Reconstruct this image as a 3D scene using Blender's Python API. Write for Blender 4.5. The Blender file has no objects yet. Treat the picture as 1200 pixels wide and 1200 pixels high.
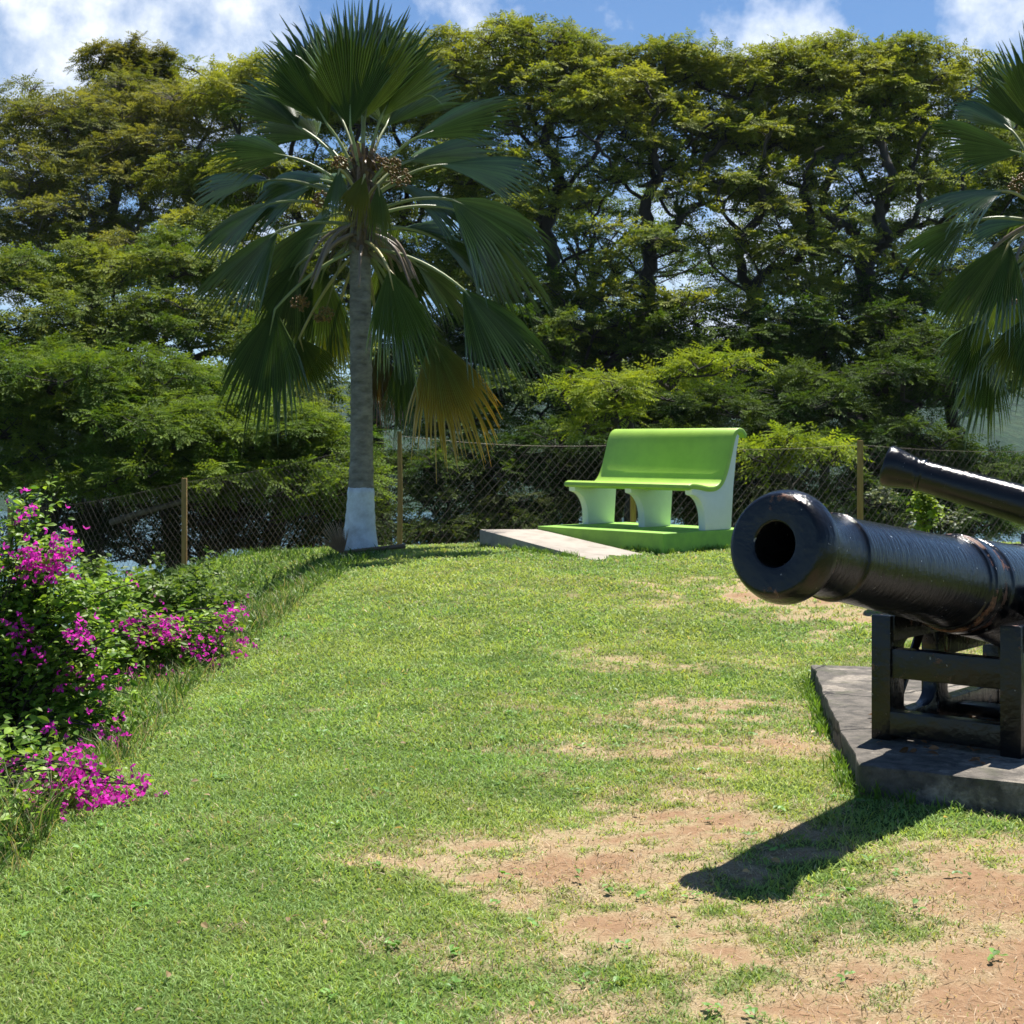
import bpy, bmesh, math
import numpy as np
from mathutils import Matrix, Vector

rng = np.random.default_rng(11)
R = math.radians
H = 1.45            # eye height above the lawn datum
F = 1750.0          # focal length in pixels of the 1200 px photograph
HOR = 520.0         # horizon row
scene = bpy.context.scene
C = scene.collection


def P(px, py, D):
    return np.array([(px - 600.0) / F * D, D, H - (py - HOR) / F * D])


# ------------------------------------------------------------------ numeric helpers
def hash2(ix, iy, seed):
    h = (ix.astype(np.int64) * 374761393 + iy.astype(np.int64) * 668265263 + seed * 2147483) & 0xFFFFFFFF
    h = ((h ^ (h >> 13)) * 1274126177) & 0xFFFFFFFF
    return ((h ^ (h >> 16)) & 0xFFFF) / 65535.0


def vnoise(x, y, seed=0):
    ix, iy = np.floor(x), np.floor(y)
    fx, fy = x - ix, y - iy
    fx = fx * fx * (3 - 2 * fx)
    fy = fy * fy * (3 - 2 * fy)
    a, b = hash2(ix, iy, seed), hash2(ix + 1, iy, seed)
    c, d = hash2(ix, iy + 1, seed), hash2(ix + 1, iy + 1, seed)
    return (a * (1 - fx) + b * fx) * (1 - fy) + (c * (1 - fx) + d * fx) * fy


def fbm(x, y, seed=0, oct=4):
    s, a, t = 0, .5, 0
    for i in range(oct):
        s = s + a * vnoise(x * 2 ** i, y * 2 ** i, seed + i * 17)
        t += a
        a *= .55
    return s / t


def sm(a, b, x):
    t = np.clip((x - a) / (b - a), 0, 1)
    return t * t * (3 - 2 * t)


def unit(v):
    v = np.asarray(v, float)
    return v / (np.linalg.norm(v, axis=-1, keepdims=True) + 1e-12)


# ------------------------------------------------------------------ mesh building
class MB:
    def __init__(self):
        self.v, self.q, self.t, self.c = [], [], [], []
        self.qm, self.tm = [], []
        self.n = 0

    def add(self, v, quads=None, tris=None, col=None, mi=0):
        v = np.asarray(v, float).reshape(-1, 3)
        self.v.append(v)
        if quads is not None and len(quads):
            q = np.asarray(quads, np.int64).reshape(-1, 4) + self.n
            self.q.append(q)
            self.qm.append(np.full(len(q), mi))
        if tris is not None and len(tris):
            t = np.asarray(tris, np.int64).reshape(-1, 3) + self.n
            self.t.append(t)
            self.tm.append(np.full(len(t), mi))
        if col is None:
            col = np.ones((len(v), 3))
        col = np.broadcast_to(np.asarray(col, float), (len(v), 3))
        self.c.append(col)
        self.n += len(v)

    def box(self, c, s, M=None, **k):
        c, s = np.array(c, float), np.array(s, float) / 2
        o = np.array([[-1, -1, -1], [1, -1, -1], [1, 1, -1], [-1, 1, -1], [-1, -1, 1], [1, -1, 1], [1, 1, 1], [-1, 1, 1]])
        v = c + o * s
        if M is not None:
            v = v @ np.array(M).T
        self.add(v, quads=[[0, 3, 2, 1], [4, 5, 6, 7], [0, 1, 5, 4], [1, 2, 6, 5], [2, 3, 7, 6], [3, 0, 4, 7]], **k)

    def tube(self, path, rad, sides=6, col=None, caps=True, mi=0):
        p = np.asarray(path, float)
        n = len(p)
        rad = np.broadcast_to(np.asarray(rad, float), (n,))
        tg = np.gradient(p, axis=0)
        tg = unit(tg)
        ref = np.array([0, 0, 1.0]) if abs(tg[0][2]) < .9 else np.array([1.0, 0, 0])
        u = unit(np.cross(tg[0], ref))
        ang = np.arange(sides) / sides * 2 * math.pi
        vs = []
        for i in range(n):
            u = unit(u - np.dot(u, tg[i]) * tg[i])
            w = np.cross(tg[i], u)
            vs.append(p[i] + rad[i] * (np.cos(ang)[:, None] * u + np.sin(ang)[:, None] * w))
        v = np.concatenate(vs)
        a = np.arange(sides)
        b = (a + 1) % sides
        q = np.concatenate([np.stack([i * sides + a, i * sides + b, (i + 1) * sides + b, (i + 1) * sides + a], 1) for i in range(n - 1)])
        tr = None
        if caps:
            v = np.vstack([v, p[0], p[-1]])
            e = (n - 1) * sides
            tr = np.concatenate([np.stack([b, a, np.full(sides, n * sides)], 1), np.stack([e + a, e + b, np.full(sides, n * sides + 1)], 1)])
        self.add(v, quads=q, tris=tr, col=col, mi=mi)

    def lathe(self, prof, seg=48, wob=0.0, col=None):
        """profile (x, r) turned about the X axis"""
        prof = np.asarray(prof, float)
        a = np.arange(seg) / seg * 2 * math.pi
        v = np.concatenate([np.stack([np.full(seg, x), r * np.cos(a), r * np.sin(a)], 1) for x, r in prof])
        i0 = np.arange(seg)
        i1 = (i0 + 1) % seg
        q = np.concatenate([np.stack([k * seg + i0, (k + 1) * seg + i0, (k + 1) * seg + i1, k * seg + i1], 1) for k in range(len(prof) - 1)])
        self.add(v, quads=q, col=col)

    def build(self, name, mats, parent=None, smooth=False, autosmooth=None):
        me = bpy.data.meshes.new(name)
        v = np.concatenate(self.v)
        q = np.concatenate(self.q) if self.q else np.zeros((0, 4), np.int64)
        t = np.concatenate(self.t) if self.t else np.zeros((0, 3), np.int64)
        me.vertices.add(len(v))
        me.vertices.foreach_set('co', v.ravel())
        me.loops.add(q.size + t.size)
        me.loops.foreach_set('vertex_index', np.concatenate([q.ravel(), t.ravel()]).astype(np.int32))
        me.polygons.add(len(q) + len(t))
        me.polygons.foreach_set('loop_start', np.concatenate([np.arange(len(q)) * 4, q.size + np.arange(len(t)) * 3]).astype(np.int32))
        mi = np.concatenate(self.qm + self.tm) if (self.qm or self.tm) else np.zeros(0)
        if not isinstance(mats, (list, tuple)):
            mats = [mats]
        for m in mats:
            me.materials.append(m)
        me.polygons.foreach_set('material_index', mi.astype(np.int32))
        me.polygons.foreach_set('use_smooth', np.full(len(q) + len(t), bool(smooth)))
        at = me.attributes.new('Col', 'FLOAT_COLOR', 'POINT')
        c = np.concatenate(self.c)
        at.data.foreach_set('color', np.hstack([c, np.ones((len(c), 1))]).ravel())
        me.update(calc_edges=True)
        if autosmooth:
            me.polygons.foreach_set('use_smooth', np.full(len(me.polygons), True))
            me.set_sharp_from_angle(angle=R(autosmooth))
        o = bpy.data.objects.new(name, me)
        C.objects.link(o)
        if parent is not None:
            o.parent = parent
        return o


def tag(o, label, cat, group=None, kind=None):
    o['label'] = label
    o['category'] = cat
    if group:
        o['group'] = group
    if kind:
        o['kind'] = kind
    return o


def thing(name, label, cat, loc=(0, 0, 0), group=None, matrix=None):
    o = bpy.data.objects.new(name, None)
    C.objects.link(o)
    o.empty_display_size = .2
    if matrix is not None:
        o.matrix_world = matrix
    else:
        o.location = loc
    return tag(o, label, cat, group)


def bevel_obj(o, w, seg=2, ang=30):
    bm = bmesh.new()
    bm.from_mesh(o.data)
    bmesh.ops.remove_doubles(bm, verts=bm.verts, dist=1e-5)
    ed = [e for e in bm.edges if len(e.link_faces) == 2 and e.calc_face_angle(0) > R(ang)]
    bmesh.ops.bevel(bm, geom=ed, offset=w, segments=seg, profile=.6, affect='EDGES', clamp_overlap=True)
    bm.to_mesh(o.data)
    bm.free()
    o.data.polygons.foreach_set('use_smooth', np.full(len(o.data.polygons), True))
    o.data.set_sharp_from_angle(angle=R(40))
    return o


# ------------------------------------------------------------------ materials
def newmat(name):
    m = bpy.data.materials.new(name)
    m.use_nodes = True
    nt = m.node_tree
    nt.nodes.clear()
    out = nt.nodes.new('ShaderNodeOutputMaterial')
    return m, nt, out


def nd(nt, typ, **kw):
    n = nt.nodes.new(typ)
    for k, v in kw.items():
        if k.startswith('i_'):
            n.inputs[k[2:].replace('_', ' ')].default_value = v
        else:
            setattr(n, k, v)
    return n


def lk(nt, a, b):
    nt.links.new(a, b)


def ramp(nt, fac, stops):
    r = nt.nodes.new('ShaderNodeValToRGB')
    e = r.color_ramp.elements
    while len(e) < len(stops):
        e.new(.5)
    for el, (p, c) in zip(e, stops):
        el.position = p
        el.color = (c[0], c[1], c[2], 1) if len(c) == 3 else c
    lk(nt, fac, r.inputs[0])
    return r


def noise(nt, scale, detail=5, rough=.55, vec=None, coord='Object', stretch=None):
    tc = nt.nodes.new('ShaderNodeTexCoord')
    src = tc.outputs[coord] if vec is None else vec
    if stretch is not None:
        mp = nt.nodes.new('ShaderNodeMapping')
        mp.inputs['Scale'].default_value = stretch
        lk(nt, src, mp.inputs[0])
        src = mp.outputs[0]
    n = nt.nodes.new('ShaderNodeTexNoise')
    n.inputs['Scale'].default_value = scale
    n.inputs['Detail'].default_value = detail
    n.inputs['Roughness'].default_value = rough
    lk(nt, src, n.inputs['Vector'])
    return n


def mixc(nt, fac, a, b, blend='MIX'):
    m = nt.nodes.new('ShaderNodeMix')
    m.data_type = 'RGBA'
    m.blend_type = blend
    for s, v in ((m.inputs[0], fac), (m.inputs[6], a), (m.inputs[7], b)):
        if hasattr(v, 'default_value') or hasattr(v, 'is_linked'):
            lk(nt, v, s)
        else:
            s.default_value = v if not isinstance(v, tuple) else (*v, 1)
    return m.outputs[2]


def math_(nt, op, a, b=None, c=None, clamp=False):
    m = nt.nodes.new('ShaderNodeMath')
    m.operation = op
    m.use_clamp = clamp
    for s, v in zip(m.inputs, (a, b, c)):
        if v is None:
            continue
        if hasattr(v, 'is_linked'):
            lk(nt, v, s)
        else:
            s.default_value = v
    return m.outputs[0]


def bump(nt, height, strength=.3, dist=.01):
    b = nt.nodes.new('ShaderNodeBump')
    b.inputs['Strength'].default_value = strength
    b.inputs['Distance'].default_value = dist
    lk(nt, height, b.inputs['Height'])
    return b.outputs[0]


def leafmat(name, transl=.35, rough=.5, spec=.3, tmul=(1.25, 1.2, .6), noise_amt=.25):
    m, nt, out = newmat(name)
    at = nd(nt, 'ShaderNodeAttribute', attribute_name='Col')
    n = noise(nt, 2.5, 3)
    f = ramp(nt, n.outputs[0], [(.3, (1 - noise_amt,) * 3), (.7, (1 + noise_amt,) * 3)])
    col = mixc(nt, 1.0, at.outputs['Color'], f.outputs[0], 'MULTIPLY')
    p = nd(nt, 'ShaderNodeBsdfPrincipled')
    lk(nt, col, p.inputs['Base Color'])
    p.inputs['Roughness'].default_value = rough
    p.inputs['Specular IOR Level'].default_value = spec
    tr = nd(nt, 'ShaderNodeBsdfTranslucent')
    lk(nt, mixc(nt, 1.0, col, tmul, 'MULTIPLY'), tr.inputs['Color'])
    mx = nd(nt, 'ShaderNodeMixShader')
    mx.inputs[0].default_value = transl
    lk(nt, p.outputs[0], mx.inputs[1])
    lk(nt, tr.outputs[0], mx.inputs[2])
    lk(nt, mx.outputs[0], out.inputs[0])
    return m


def barkmat(name, a, b, scale=6, stretch=(1, 1, .3), bs=.5):
    m, nt, out = newmat(name)
    n = noise(nt, scale, 6, .65, stretch=stretch)
    r = ramp(nt, n.outputs[0], [(.3, a), (.72, b)])
    p = nd(nt, 'ShaderNodeBsdfPrincipled', i_Roughness=.9)
    lk(nt, r.outputs[0], p.inputs['Base Color'])
    lk(nt, bump(nt, n.outputs[0], bs, .03), p.inputs['Normal'])
    lk(nt, p.outputs[0], out.inputs[0])
    return m


def paintmat(name, col, dirt, amt=.35, rough=.5, scale=5, bs=.15):
    m, nt, out = newmat(name)
    n = noise(nt, scale, 7, .65)
    n2 = noise(nt, scale * 9, 4, .6)
    f = ramp(nt, n.outputs[0], [(.42, (0, 0, 0)), (.75, (1, 1, 1))])
    f2 = math_(nt, 'MULTIPLY', f.outputs[0], amt)
    c = mixc(nt, f2, col, dirt)
    c = mixc(nt, math_(nt, 'MULTIPLY', n2.outputs[0], .2), c, tuple(x * .7 for x in col))
    p = nd(nt, 'ShaderNodeBsdfPrincipled', i_Roughness=rough)
    lk(nt, c, p.inputs['Base Color'])
    h = math_(nt, 'ADD', n.outputs[0], math_(nt, 'MULTIPLY', n2.outputs[0], .3))
    lk(nt, bump(nt, h, bs, .01), p.inputs['Normal'])
    lk(nt, p.outputs[0], out.inputs[0])
    return m


M_leaf = leafmat('tree_leaf', .40, .6, .12, (1.3, 1.2, .5))
M_palm = leafmat('palm_leaf', .25, .25, .8, (1.2, 1.1, .4), .12)
M_bleaf = leafmat('shrub_leaf', .42, .45, .3)
M_bract = leafmat('magenta_bract', .4, .6, .1, (1.1, .9, 1.1), .15)
M_grass = leafmat('grass_blade', .42, .5, .3, (1.15, 1.1, .6), .18)
M_bark = barkmat('dark_bark', (.012, .010, .008), (.050, .042, .033))
M_greybark = barkmat('grey_twig_bark', (.05, .042, .034), (.17, .15, .125))
M_palmtrunk = barkmat('palm_trunk_bark', (.12, .105, .085), (.36, .32, .265), 8, (1, 1, 2.2), .9)
M_stalk = leafmat('palm_stalk', .08, .4, .4, noise_amt=.2)
M_wood = barkmat('fence_post_wood', (.22, .135, .045), (.43, .28, .10), 7, (4, 4, .5), .2)
M_whitewash = paintmat('white_limewash', (.78, .8, .82), (.34, .32, .28), .75, .8, 8, .6)
M_bench = paintmat('green_bench_paint', (.355, .57, .075), (.23, .41, .055), .6, .45, 5, .3)
M_benchw = paintmat('white_bench_paint', (.82, .84, .82), (.52, .58, .45), .3, .55, 4, .12)
M_platform = paintmat('green_platform_paint', (.24, .48, .05), (.12, .24, .04), .7, .6, 6, .4)
M_rampc = paintmat('bare_concrete', (.36, .315, .265), (.17, .145, .12), .8, .85, 5, .6)


def cannonmat():
    m, nt, out = newmat('black_iron_paint')
    tc = nd(nt, 'ShaderNodeTexCoord')
    sep = nd(nt, 'ShaderNodeSeparateXYZ')
    lk(nt, tc.outputs['Object'], sep.inputs[0])
    n = noise(nt, 9, 8, .7)
    st = noise(nt, 30, 4, .55, stretch=(1.6, .5, .5))
    fine = noise(nt, 85, 5, .7)
    # worn places: the mouldings (attribute red) and scattered flakes
    at = nd(nt, 'ShaderNodeAttribute', attribute_name='Col')
    sp = nd(nt, 'ShaderNodeSeparateColor')
    lk(nt, at.outputs['Color'], sp.inputs[0])
    w = math_(nt, 'MULTIPLY', sp.outputs[0], .30)
    v = math_(nt, 'ADD', math_(nt, 'MULTIPLY', n.outputs[0], .72), math_(nt, 'MULTIPLY', st.outputs[0], .28))
    v = math_(nt, 'ADD', v, w)
    rust = ramp(nt, v, [(.685, (0, 0, 0)), (.73, (1, 1, 1))])
    rc = ramp(nt, fine.outputs[0], [(.35, (.05, .022, .012)), (.6, (.20, .085, .045)), (.75, (.34, .24, .19))])
    bc = ramp(nt, n.outputs[0], [(.35, (.0035, .0035, .004)), (.65, (.008, .0078, .0085)), (.8, (.025, .020, .017))])
    c = mixc(nt, rust.outputs[0], bc.outputs[0], rc.outputs[0])
    fl = noise(nt, 46, 2, .5)
    flk = ramp(nt, fl.outputs[0], [(.735, (0, 0, 0)), (.755, (1, 1, 1))])
    c = mixc(nt, math_(nt, 'MULTIPLY', flk.outputs[0], .75), c, (.30, .29, .28))
    p = nd(nt, 'ShaderNodeBsdfPrincipled')
    lk(nt, c, p.inputs['Base Color'])
    rr = ramp(nt, st.outputs[0], [(.3, (.08,) * 3), (.7, (.23,) * 3)])
    ro = math_(nt, 'ADD', rr.outputs[0], math_(nt, 'MULTIPLY', rust.outputs[0], .4))
    lk(nt, ro, p.inputs['Roughness'])
    h = math_(nt, 'ADD', math_(nt, 'MULTIPLY', st.outputs[0], .9), math_(nt, 'MULTIPLY', fine.outputs[0], .13))
    h = math_(nt, 'ADD', h, math_(nt, 'MULTIPLY', n.outputs[0], .6))
    lk(nt, bump(nt, h, .52, .012), p.inputs['Normal'])
    p.inputs['Specular IOR Level'].default_value = .42
    lk(nt, p.outputs[0], out.inputs[0])
    return m


M_iron = cannonmat()


def slabmat():
    m, nt, out = newmat('stained_concrete')
    n = noise(nt, 2.6, 8, .68)
    n2 = noise(nt, 14, 6, .65)
    n3 = noise(nt, 60, 4, .6)
    r = ramp(nt, n2.outputs[0], [(.3, (.034, .030, .025)), (.62, (.135, .118, .098))])
    f = ramp(nt, n.outputs[0], [(.50, (0, 0, 0)), (.56, (1, 1, 1))])
    pale = ramp(nt, n3.outputs[0], [(.3, (.16, .135, .105)), (.7, (.36, .315, .26))])
    c = mixc(nt, math_(nt, 'MULTIPLY', f.outputs[0], .85), r.outputs[0], pale.outputs[0])
    nm = noise(nt, 5.5, 7, .7)
    c = mixc(nt, ramp(nt, nm.outputs[0], [(.54, (0, 0, 0)), (.66, (.7, .7, .7))]).outputs[0], c, (.055, .060, .028))
    p = nd(nt, 'ShaderNodeBsdfPrincipled', i_Roughness=.88)
    lk(nt, c, p.inputs['Base Color'])
    vo = nd(nt, 'ShaderNodeTexVoronoi', feature='DISTANCE_TO_EDGE')
    vo.inputs['Scale'].default_value = 1.15
    tcv = nd(nt, 'ShaderNodeTexCoord')
    warp = mixc(nt, .16, tcv.outputs['Object'], n.outputs['Color'])
    lk(nt, warp, vo.inputs['Vector'])
    crk = ramp(nt, vo.outputs['Distance'], [(.004, (.15, .15, .15)), (.012, (1, 1, 1))])
    c = mixc(nt, 1.0, c, crk.outputs[0], 'MULTIPLY')
    lk(nt, c, p.inputs['Base Color'])
    h = math_(nt, 'ADD', n2.outputs[0], math_(nt, 'MULTIPLY', n3.outputs[0], .4))
    h = math_(nt, 'ADD', h, math_(nt, 'MULTIPLY', crk.outputs[0], .5))
    lk(nt, bump(nt, h, .8, .02), p.inputs['Normal'])
    lk(nt, p.outputs[0], out.inputs[0])
    return m


M_slab = slabmat()


def wiremat():
    m, nt, out = newmat('galvanised_wire')
    p = nd(nt, 'ShaderNodeBsdfPrincipled', i_Roughness=.55, i_Metallic=.3)
    n = noise(nt, 3, 4)
    r = ramp(nt, n.outputs[0], [(.35, (.06, .042, .030)), (.65, (.17, .145, .115))])
    lk(nt, r.outputs[0], p.inputs['Base Color'])
    lk(nt, p.outputs[0], out.inputs[0])
    return m


M_wire = wiremat()

# ------------------------------------------------------------------ terrain
YZ = np.array([(-60, -9), (-25, -1.5), (-8, -.1), (0, 0), (4, .05), (6, .105), (8, .125), (10.5, .25), (13.7, .46), (15, .40),
               (16.5, .36), (18, .10), (19.5, -.7), (22, -2.4), (27, -5.2), (40, -11), (70, -22), (95, -27), (130, -30)], float)
XZ = np.array([(-20, -.6), (3, -.6), (6, -.75), (9, -.85), (12, -.6), (14.5, -.25), (16, -1.3), (18, -2.6), (21, -6), (30, -14), (130, -60)], float)


def interp_s(tab, y):
    # smoothed piecewise-linear
    s = 0
    for o in (-.9, -.45, 0, .45, .9):
        s = s + np.interp(y + o, tab[:, 0], tab[:, 1])
    return s / 5


def gz(x, y):
    x, y = np.asarray(x, float), np.asarray(y, float)
    z = interp_s(YZ, y)
    d = np.maximum(0, interp_s(XZ, y) - x)
    e = np.maximum(0, d - .95)
    drop = .06 * np.minimum(d, .95) ** 2 + .10 * e + np.where(e < 1.2, .28 * e * e, .403 + .672 * (e - 1.2))
    z = z - np.minimum(drop, 26)
    e2 = np.maximum(0, x - 9)
    z = z - np.minimum(.05 * e2 * e2, 24 + 0 * e2)
    near = np.exp(-((x / 12) ** 2 + ((y - 8) / 14) ** 2))
    z = z + near * ((fbm(x * .55 + 7, y * .55, 3, 3) - .5) * .10 + (fbm(x * 2.3, y * 2.3, 5, 3) - .5) * .035)
    return np.maximum(z, -30)


def gauss(x, y, cx, cy, sx, sy, a):
    return a * np.exp(-(((x - cx) / sx) ** 2 + ((y - cy) / sy) ** 2))


def dirt(x, y):
    """0 lawn .. 1 bare earth"""
    b = gauss(x, y, 1.15, 3.95, .80, .55, .44) + gauss(x, y, 1.7, 4.6, .8, .5, .40) + gauss(x, y, .35, 4.65, .50, .40, .36) \
        + gauss(x, y, .75, 5.5, .42, .45, .40) + gauss(x, y, .85, 6.7, .55, .5, .36) + gauss(x, y, 1.05, 7.6, .4, .4, .34) + gauss(x, y, .05, 4.9, .5, .25, .28) \
        + gauss(x, y, .9, 9, .7, .5, .2) + gauss(x, y, 1.9, 11.4, 1.0, .7, .33) + gauss(x, y, 2.6, 9.8, .8, .8, .28) + gauss(x, y, 1.25, 3.55, .95, .42, .52)
    f = fbm(x * 2.1 + 3, y * 2.6 + 9, 21, 4) * .42 + fbm(x * 6.5, y * 8.5, 33, 3) * .33 + fbm(x * 17, y * 21, 37, 2) * .25
    v = b + (f - .5) * (1.0 + 1.35 * sm(.0, .25, b)) - .06 * sm(.2, -1.2, x)
    d = sm(-.02, .80, v)
    # worn strip along the fence
    fy = np.interp(x, [-7, -3.8, -1.2, 1.3, 4, 7], [20, 18, 15.9, 16.1, 17, 18])
    d = np.maximum(d, .8 * np.exp(-((y - fy) / .16) ** 2))
    return d


def build_ground():
    def axis(segs):
        o = []
        for a, b, s in segs:
            o += list(np.arange(a, b, s))
        o.append(segs[-1][1])
        return np.array(o)
    xs = axis([(-110, -20, 5), (-20, -6, .6), (-6, -2.6, .12), (-2.6, 4.2, .04), (4.2, 8, .2), (8, 20, .8), (20, 110, 5)])
    ys = axis([(-60, -6, 3), (-6, 2.4, .4), (2.4, 9, .04), (9, 19, .09), (19, 30, .5), (30, 130, 4)])
    X, Y = np.meshgrid(xs, ys)
    Z = gz(X, Y)
    Dm = dirt(X, Y)
    Z = Z + Dm * (fbm(X * 22, Y * 22, 77, 2) - .5) * .012
    nx, ny = len(xs), len(ys)
    i = np.arange(ny - 1)[:, None] * nx + np.arange(nx - 1)[None]
    q = np.stack([i, i + 1, i + nx + 1, i + nx], -1).reshape(-1, 4)
    mb = MB()
    mb.add(np.stack([X, Y, Z], -1).reshape(-1, 3), quads=q, col=np.stack([Dm] * 3, -1).reshape(-1, 3))
    m, nt, out = newmat('lawn_soil')
    at = nd(nt, 'ShaderNodeAttribute', attribute_name='Col')
    n = noise(nt, 3, 6, .6)
    n2 = noise(nt, 30, 6, .7)
    n3 = noise(nt, 150, 4, .7)
    g = ramp(nt, n2.outputs[0], [(.3, (.035, .065, .012)), (.55, (.075, .115, .022)), (.75, (.17, .16, .06))])
    e = ramp(nt, n2.outputs[0], [(.3, (.13, .062, .030)), (.5, (.25, .132, .068)), (.72, (.35, .21, .12))])
    e2 = mixc(nt, math_(nt, 'MULTIPLY', n3.outputs[0], .55), e.outputs[0], (.40, .29, .19))
    e3 = mixc(nt, math_(nt, 'MULTIPLY', n.outputs[0], .4), e2, (.20, .10, .055))
    sp = nd(nt, 'ShaderNodeSeparateColor')
    lk(nt, at.outputs['Color'], sp.inputs[0])
    straw = ramp(nt, n3.outputs[0], [(.35, (.20, .15, .075)), (.65, (.46, .37, .23))])
    g2 = mixc(nt, math_(nt, 'MULTIPLY', sp.outputs[0], 2.4, clamp=True), g.outputs[0], straw.outputs[0])
    c = mixc(nt, ramp(nt, sp.outputs[0], [(.45, (0, 0, 0)), (.95, (.85, .85, .85))]).outputs[0], g2, e3)
    p = nd(nt, 'ShaderNodeBsdfPrincipled', i_Roughness=.95)
    p.inputs['Specular IOR Level'].default_value = .1
    lk(nt, c, p.inputs['Base Color'])
    hh = math_(nt, 'ADD', n2.outputs[0], math_(nt, 'MULTIPLY', n3.outputs[0], .5))
    lk(nt, bump(nt, hh, .9, .012), p.inputs['Normal'])
    lk(nt, p.outputs[0], out.inputs[0])
    o = mb.build('ground', m, smooth=True)
    tag(o, 'grassy hilltop with a worn patch of reddish earth', 'ground', kind='structure')


build_ground()

# footprints kept free of grass
SLAB = np.array([(1.325, 5.71), (1.447, 6.7), (1.66, 8.3), (2.05, 8.2), (3.5, 7.75), (3.35, 4.5)])
LIP_R, LIP_L = np.array([1.66, 14.0]), np.array([.53, 15.22])
LDIR = unit(LIP_R - LIP_L)
UDIR = np.array([-LDIR[1], LDIR[0]])
BL = float(np.linalg.norm(LIP_R - LIP_L))
ZP = H - .825
plat = [LIP_L - .37 * UDIR - .0 * LDIR, LIP_R - .37 * UDIR, LIP_R + .85 * UDIR, LIP_L + .85 * UDIR]
rampq = [np.array(p) for p in ((-.325, 14.9), (.27, 14.98), (1.2, 13.66), (.73, 13.1))]


def inside(poly, x, y):
    r = np.zeros(x.shape, bool)
    n = len(poly)
    for i in range(n):
        x0, y0 = poly[i]
        x1, y1 = poly[(i + 1) % n]
        c = ((y0 > y) != (y1 > y)) & (x < (x1 - x0) * (y - y0) / (y1 - y0 + 1e-12) + x0)
        r ^= c
    return r


def blocked(x, y):
    return inside(SLAB, x, y) | inside(plat, x, y) | inside(rampq, x, y)


# ------------------------------------------------------------------ grass
def blades(x, y, length, width, col, lean=.9, seed=0):
    """bent tapered blades (two segments) -> verts, quads, tris, colours"""
    r = np.random.default_rng(seed)
    n = len(x)
    z = gz(x, y) - .004
    a = r.uniform(0, 2 * math.pi, n)
    l = lean * np.sqrt(r.uniform(.05, 1, n))
    dx, dy = np.cos(a) * np.sin(l), np.sin(a) * np.sin(l)
    dz = np.cos(l)
    a2 = a + r.uniform(-1.2, 1.2, n) + math.pi / 2
    wx, wy = np.cos(a2) * width / 2, np.sin(a2) * width / 2
    b = np.stack([x, y, z], 1)
    m = b + np.stack([dx * .55, dy * .55, dz * .6], 1) * length[:, None]
    t = b + np.stack([dx * 1.15, dy * 1.15, dz * .85], 1) * length[:, None]
    w = np.stack([wx, wy, np.zeros(n)], 1)
    v = np.stack([b - w, b + w, m + w * .85, m - w * .85, t], 1).reshape(-1, 3)
    i = np.arange(n)[:, None] * 5
    q = i + np.array([0, 1, 2, 3])
    tr = i + np.array([3, 2, 4])
    return v, q, tr, np.repeat(col, 5, 0)


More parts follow.
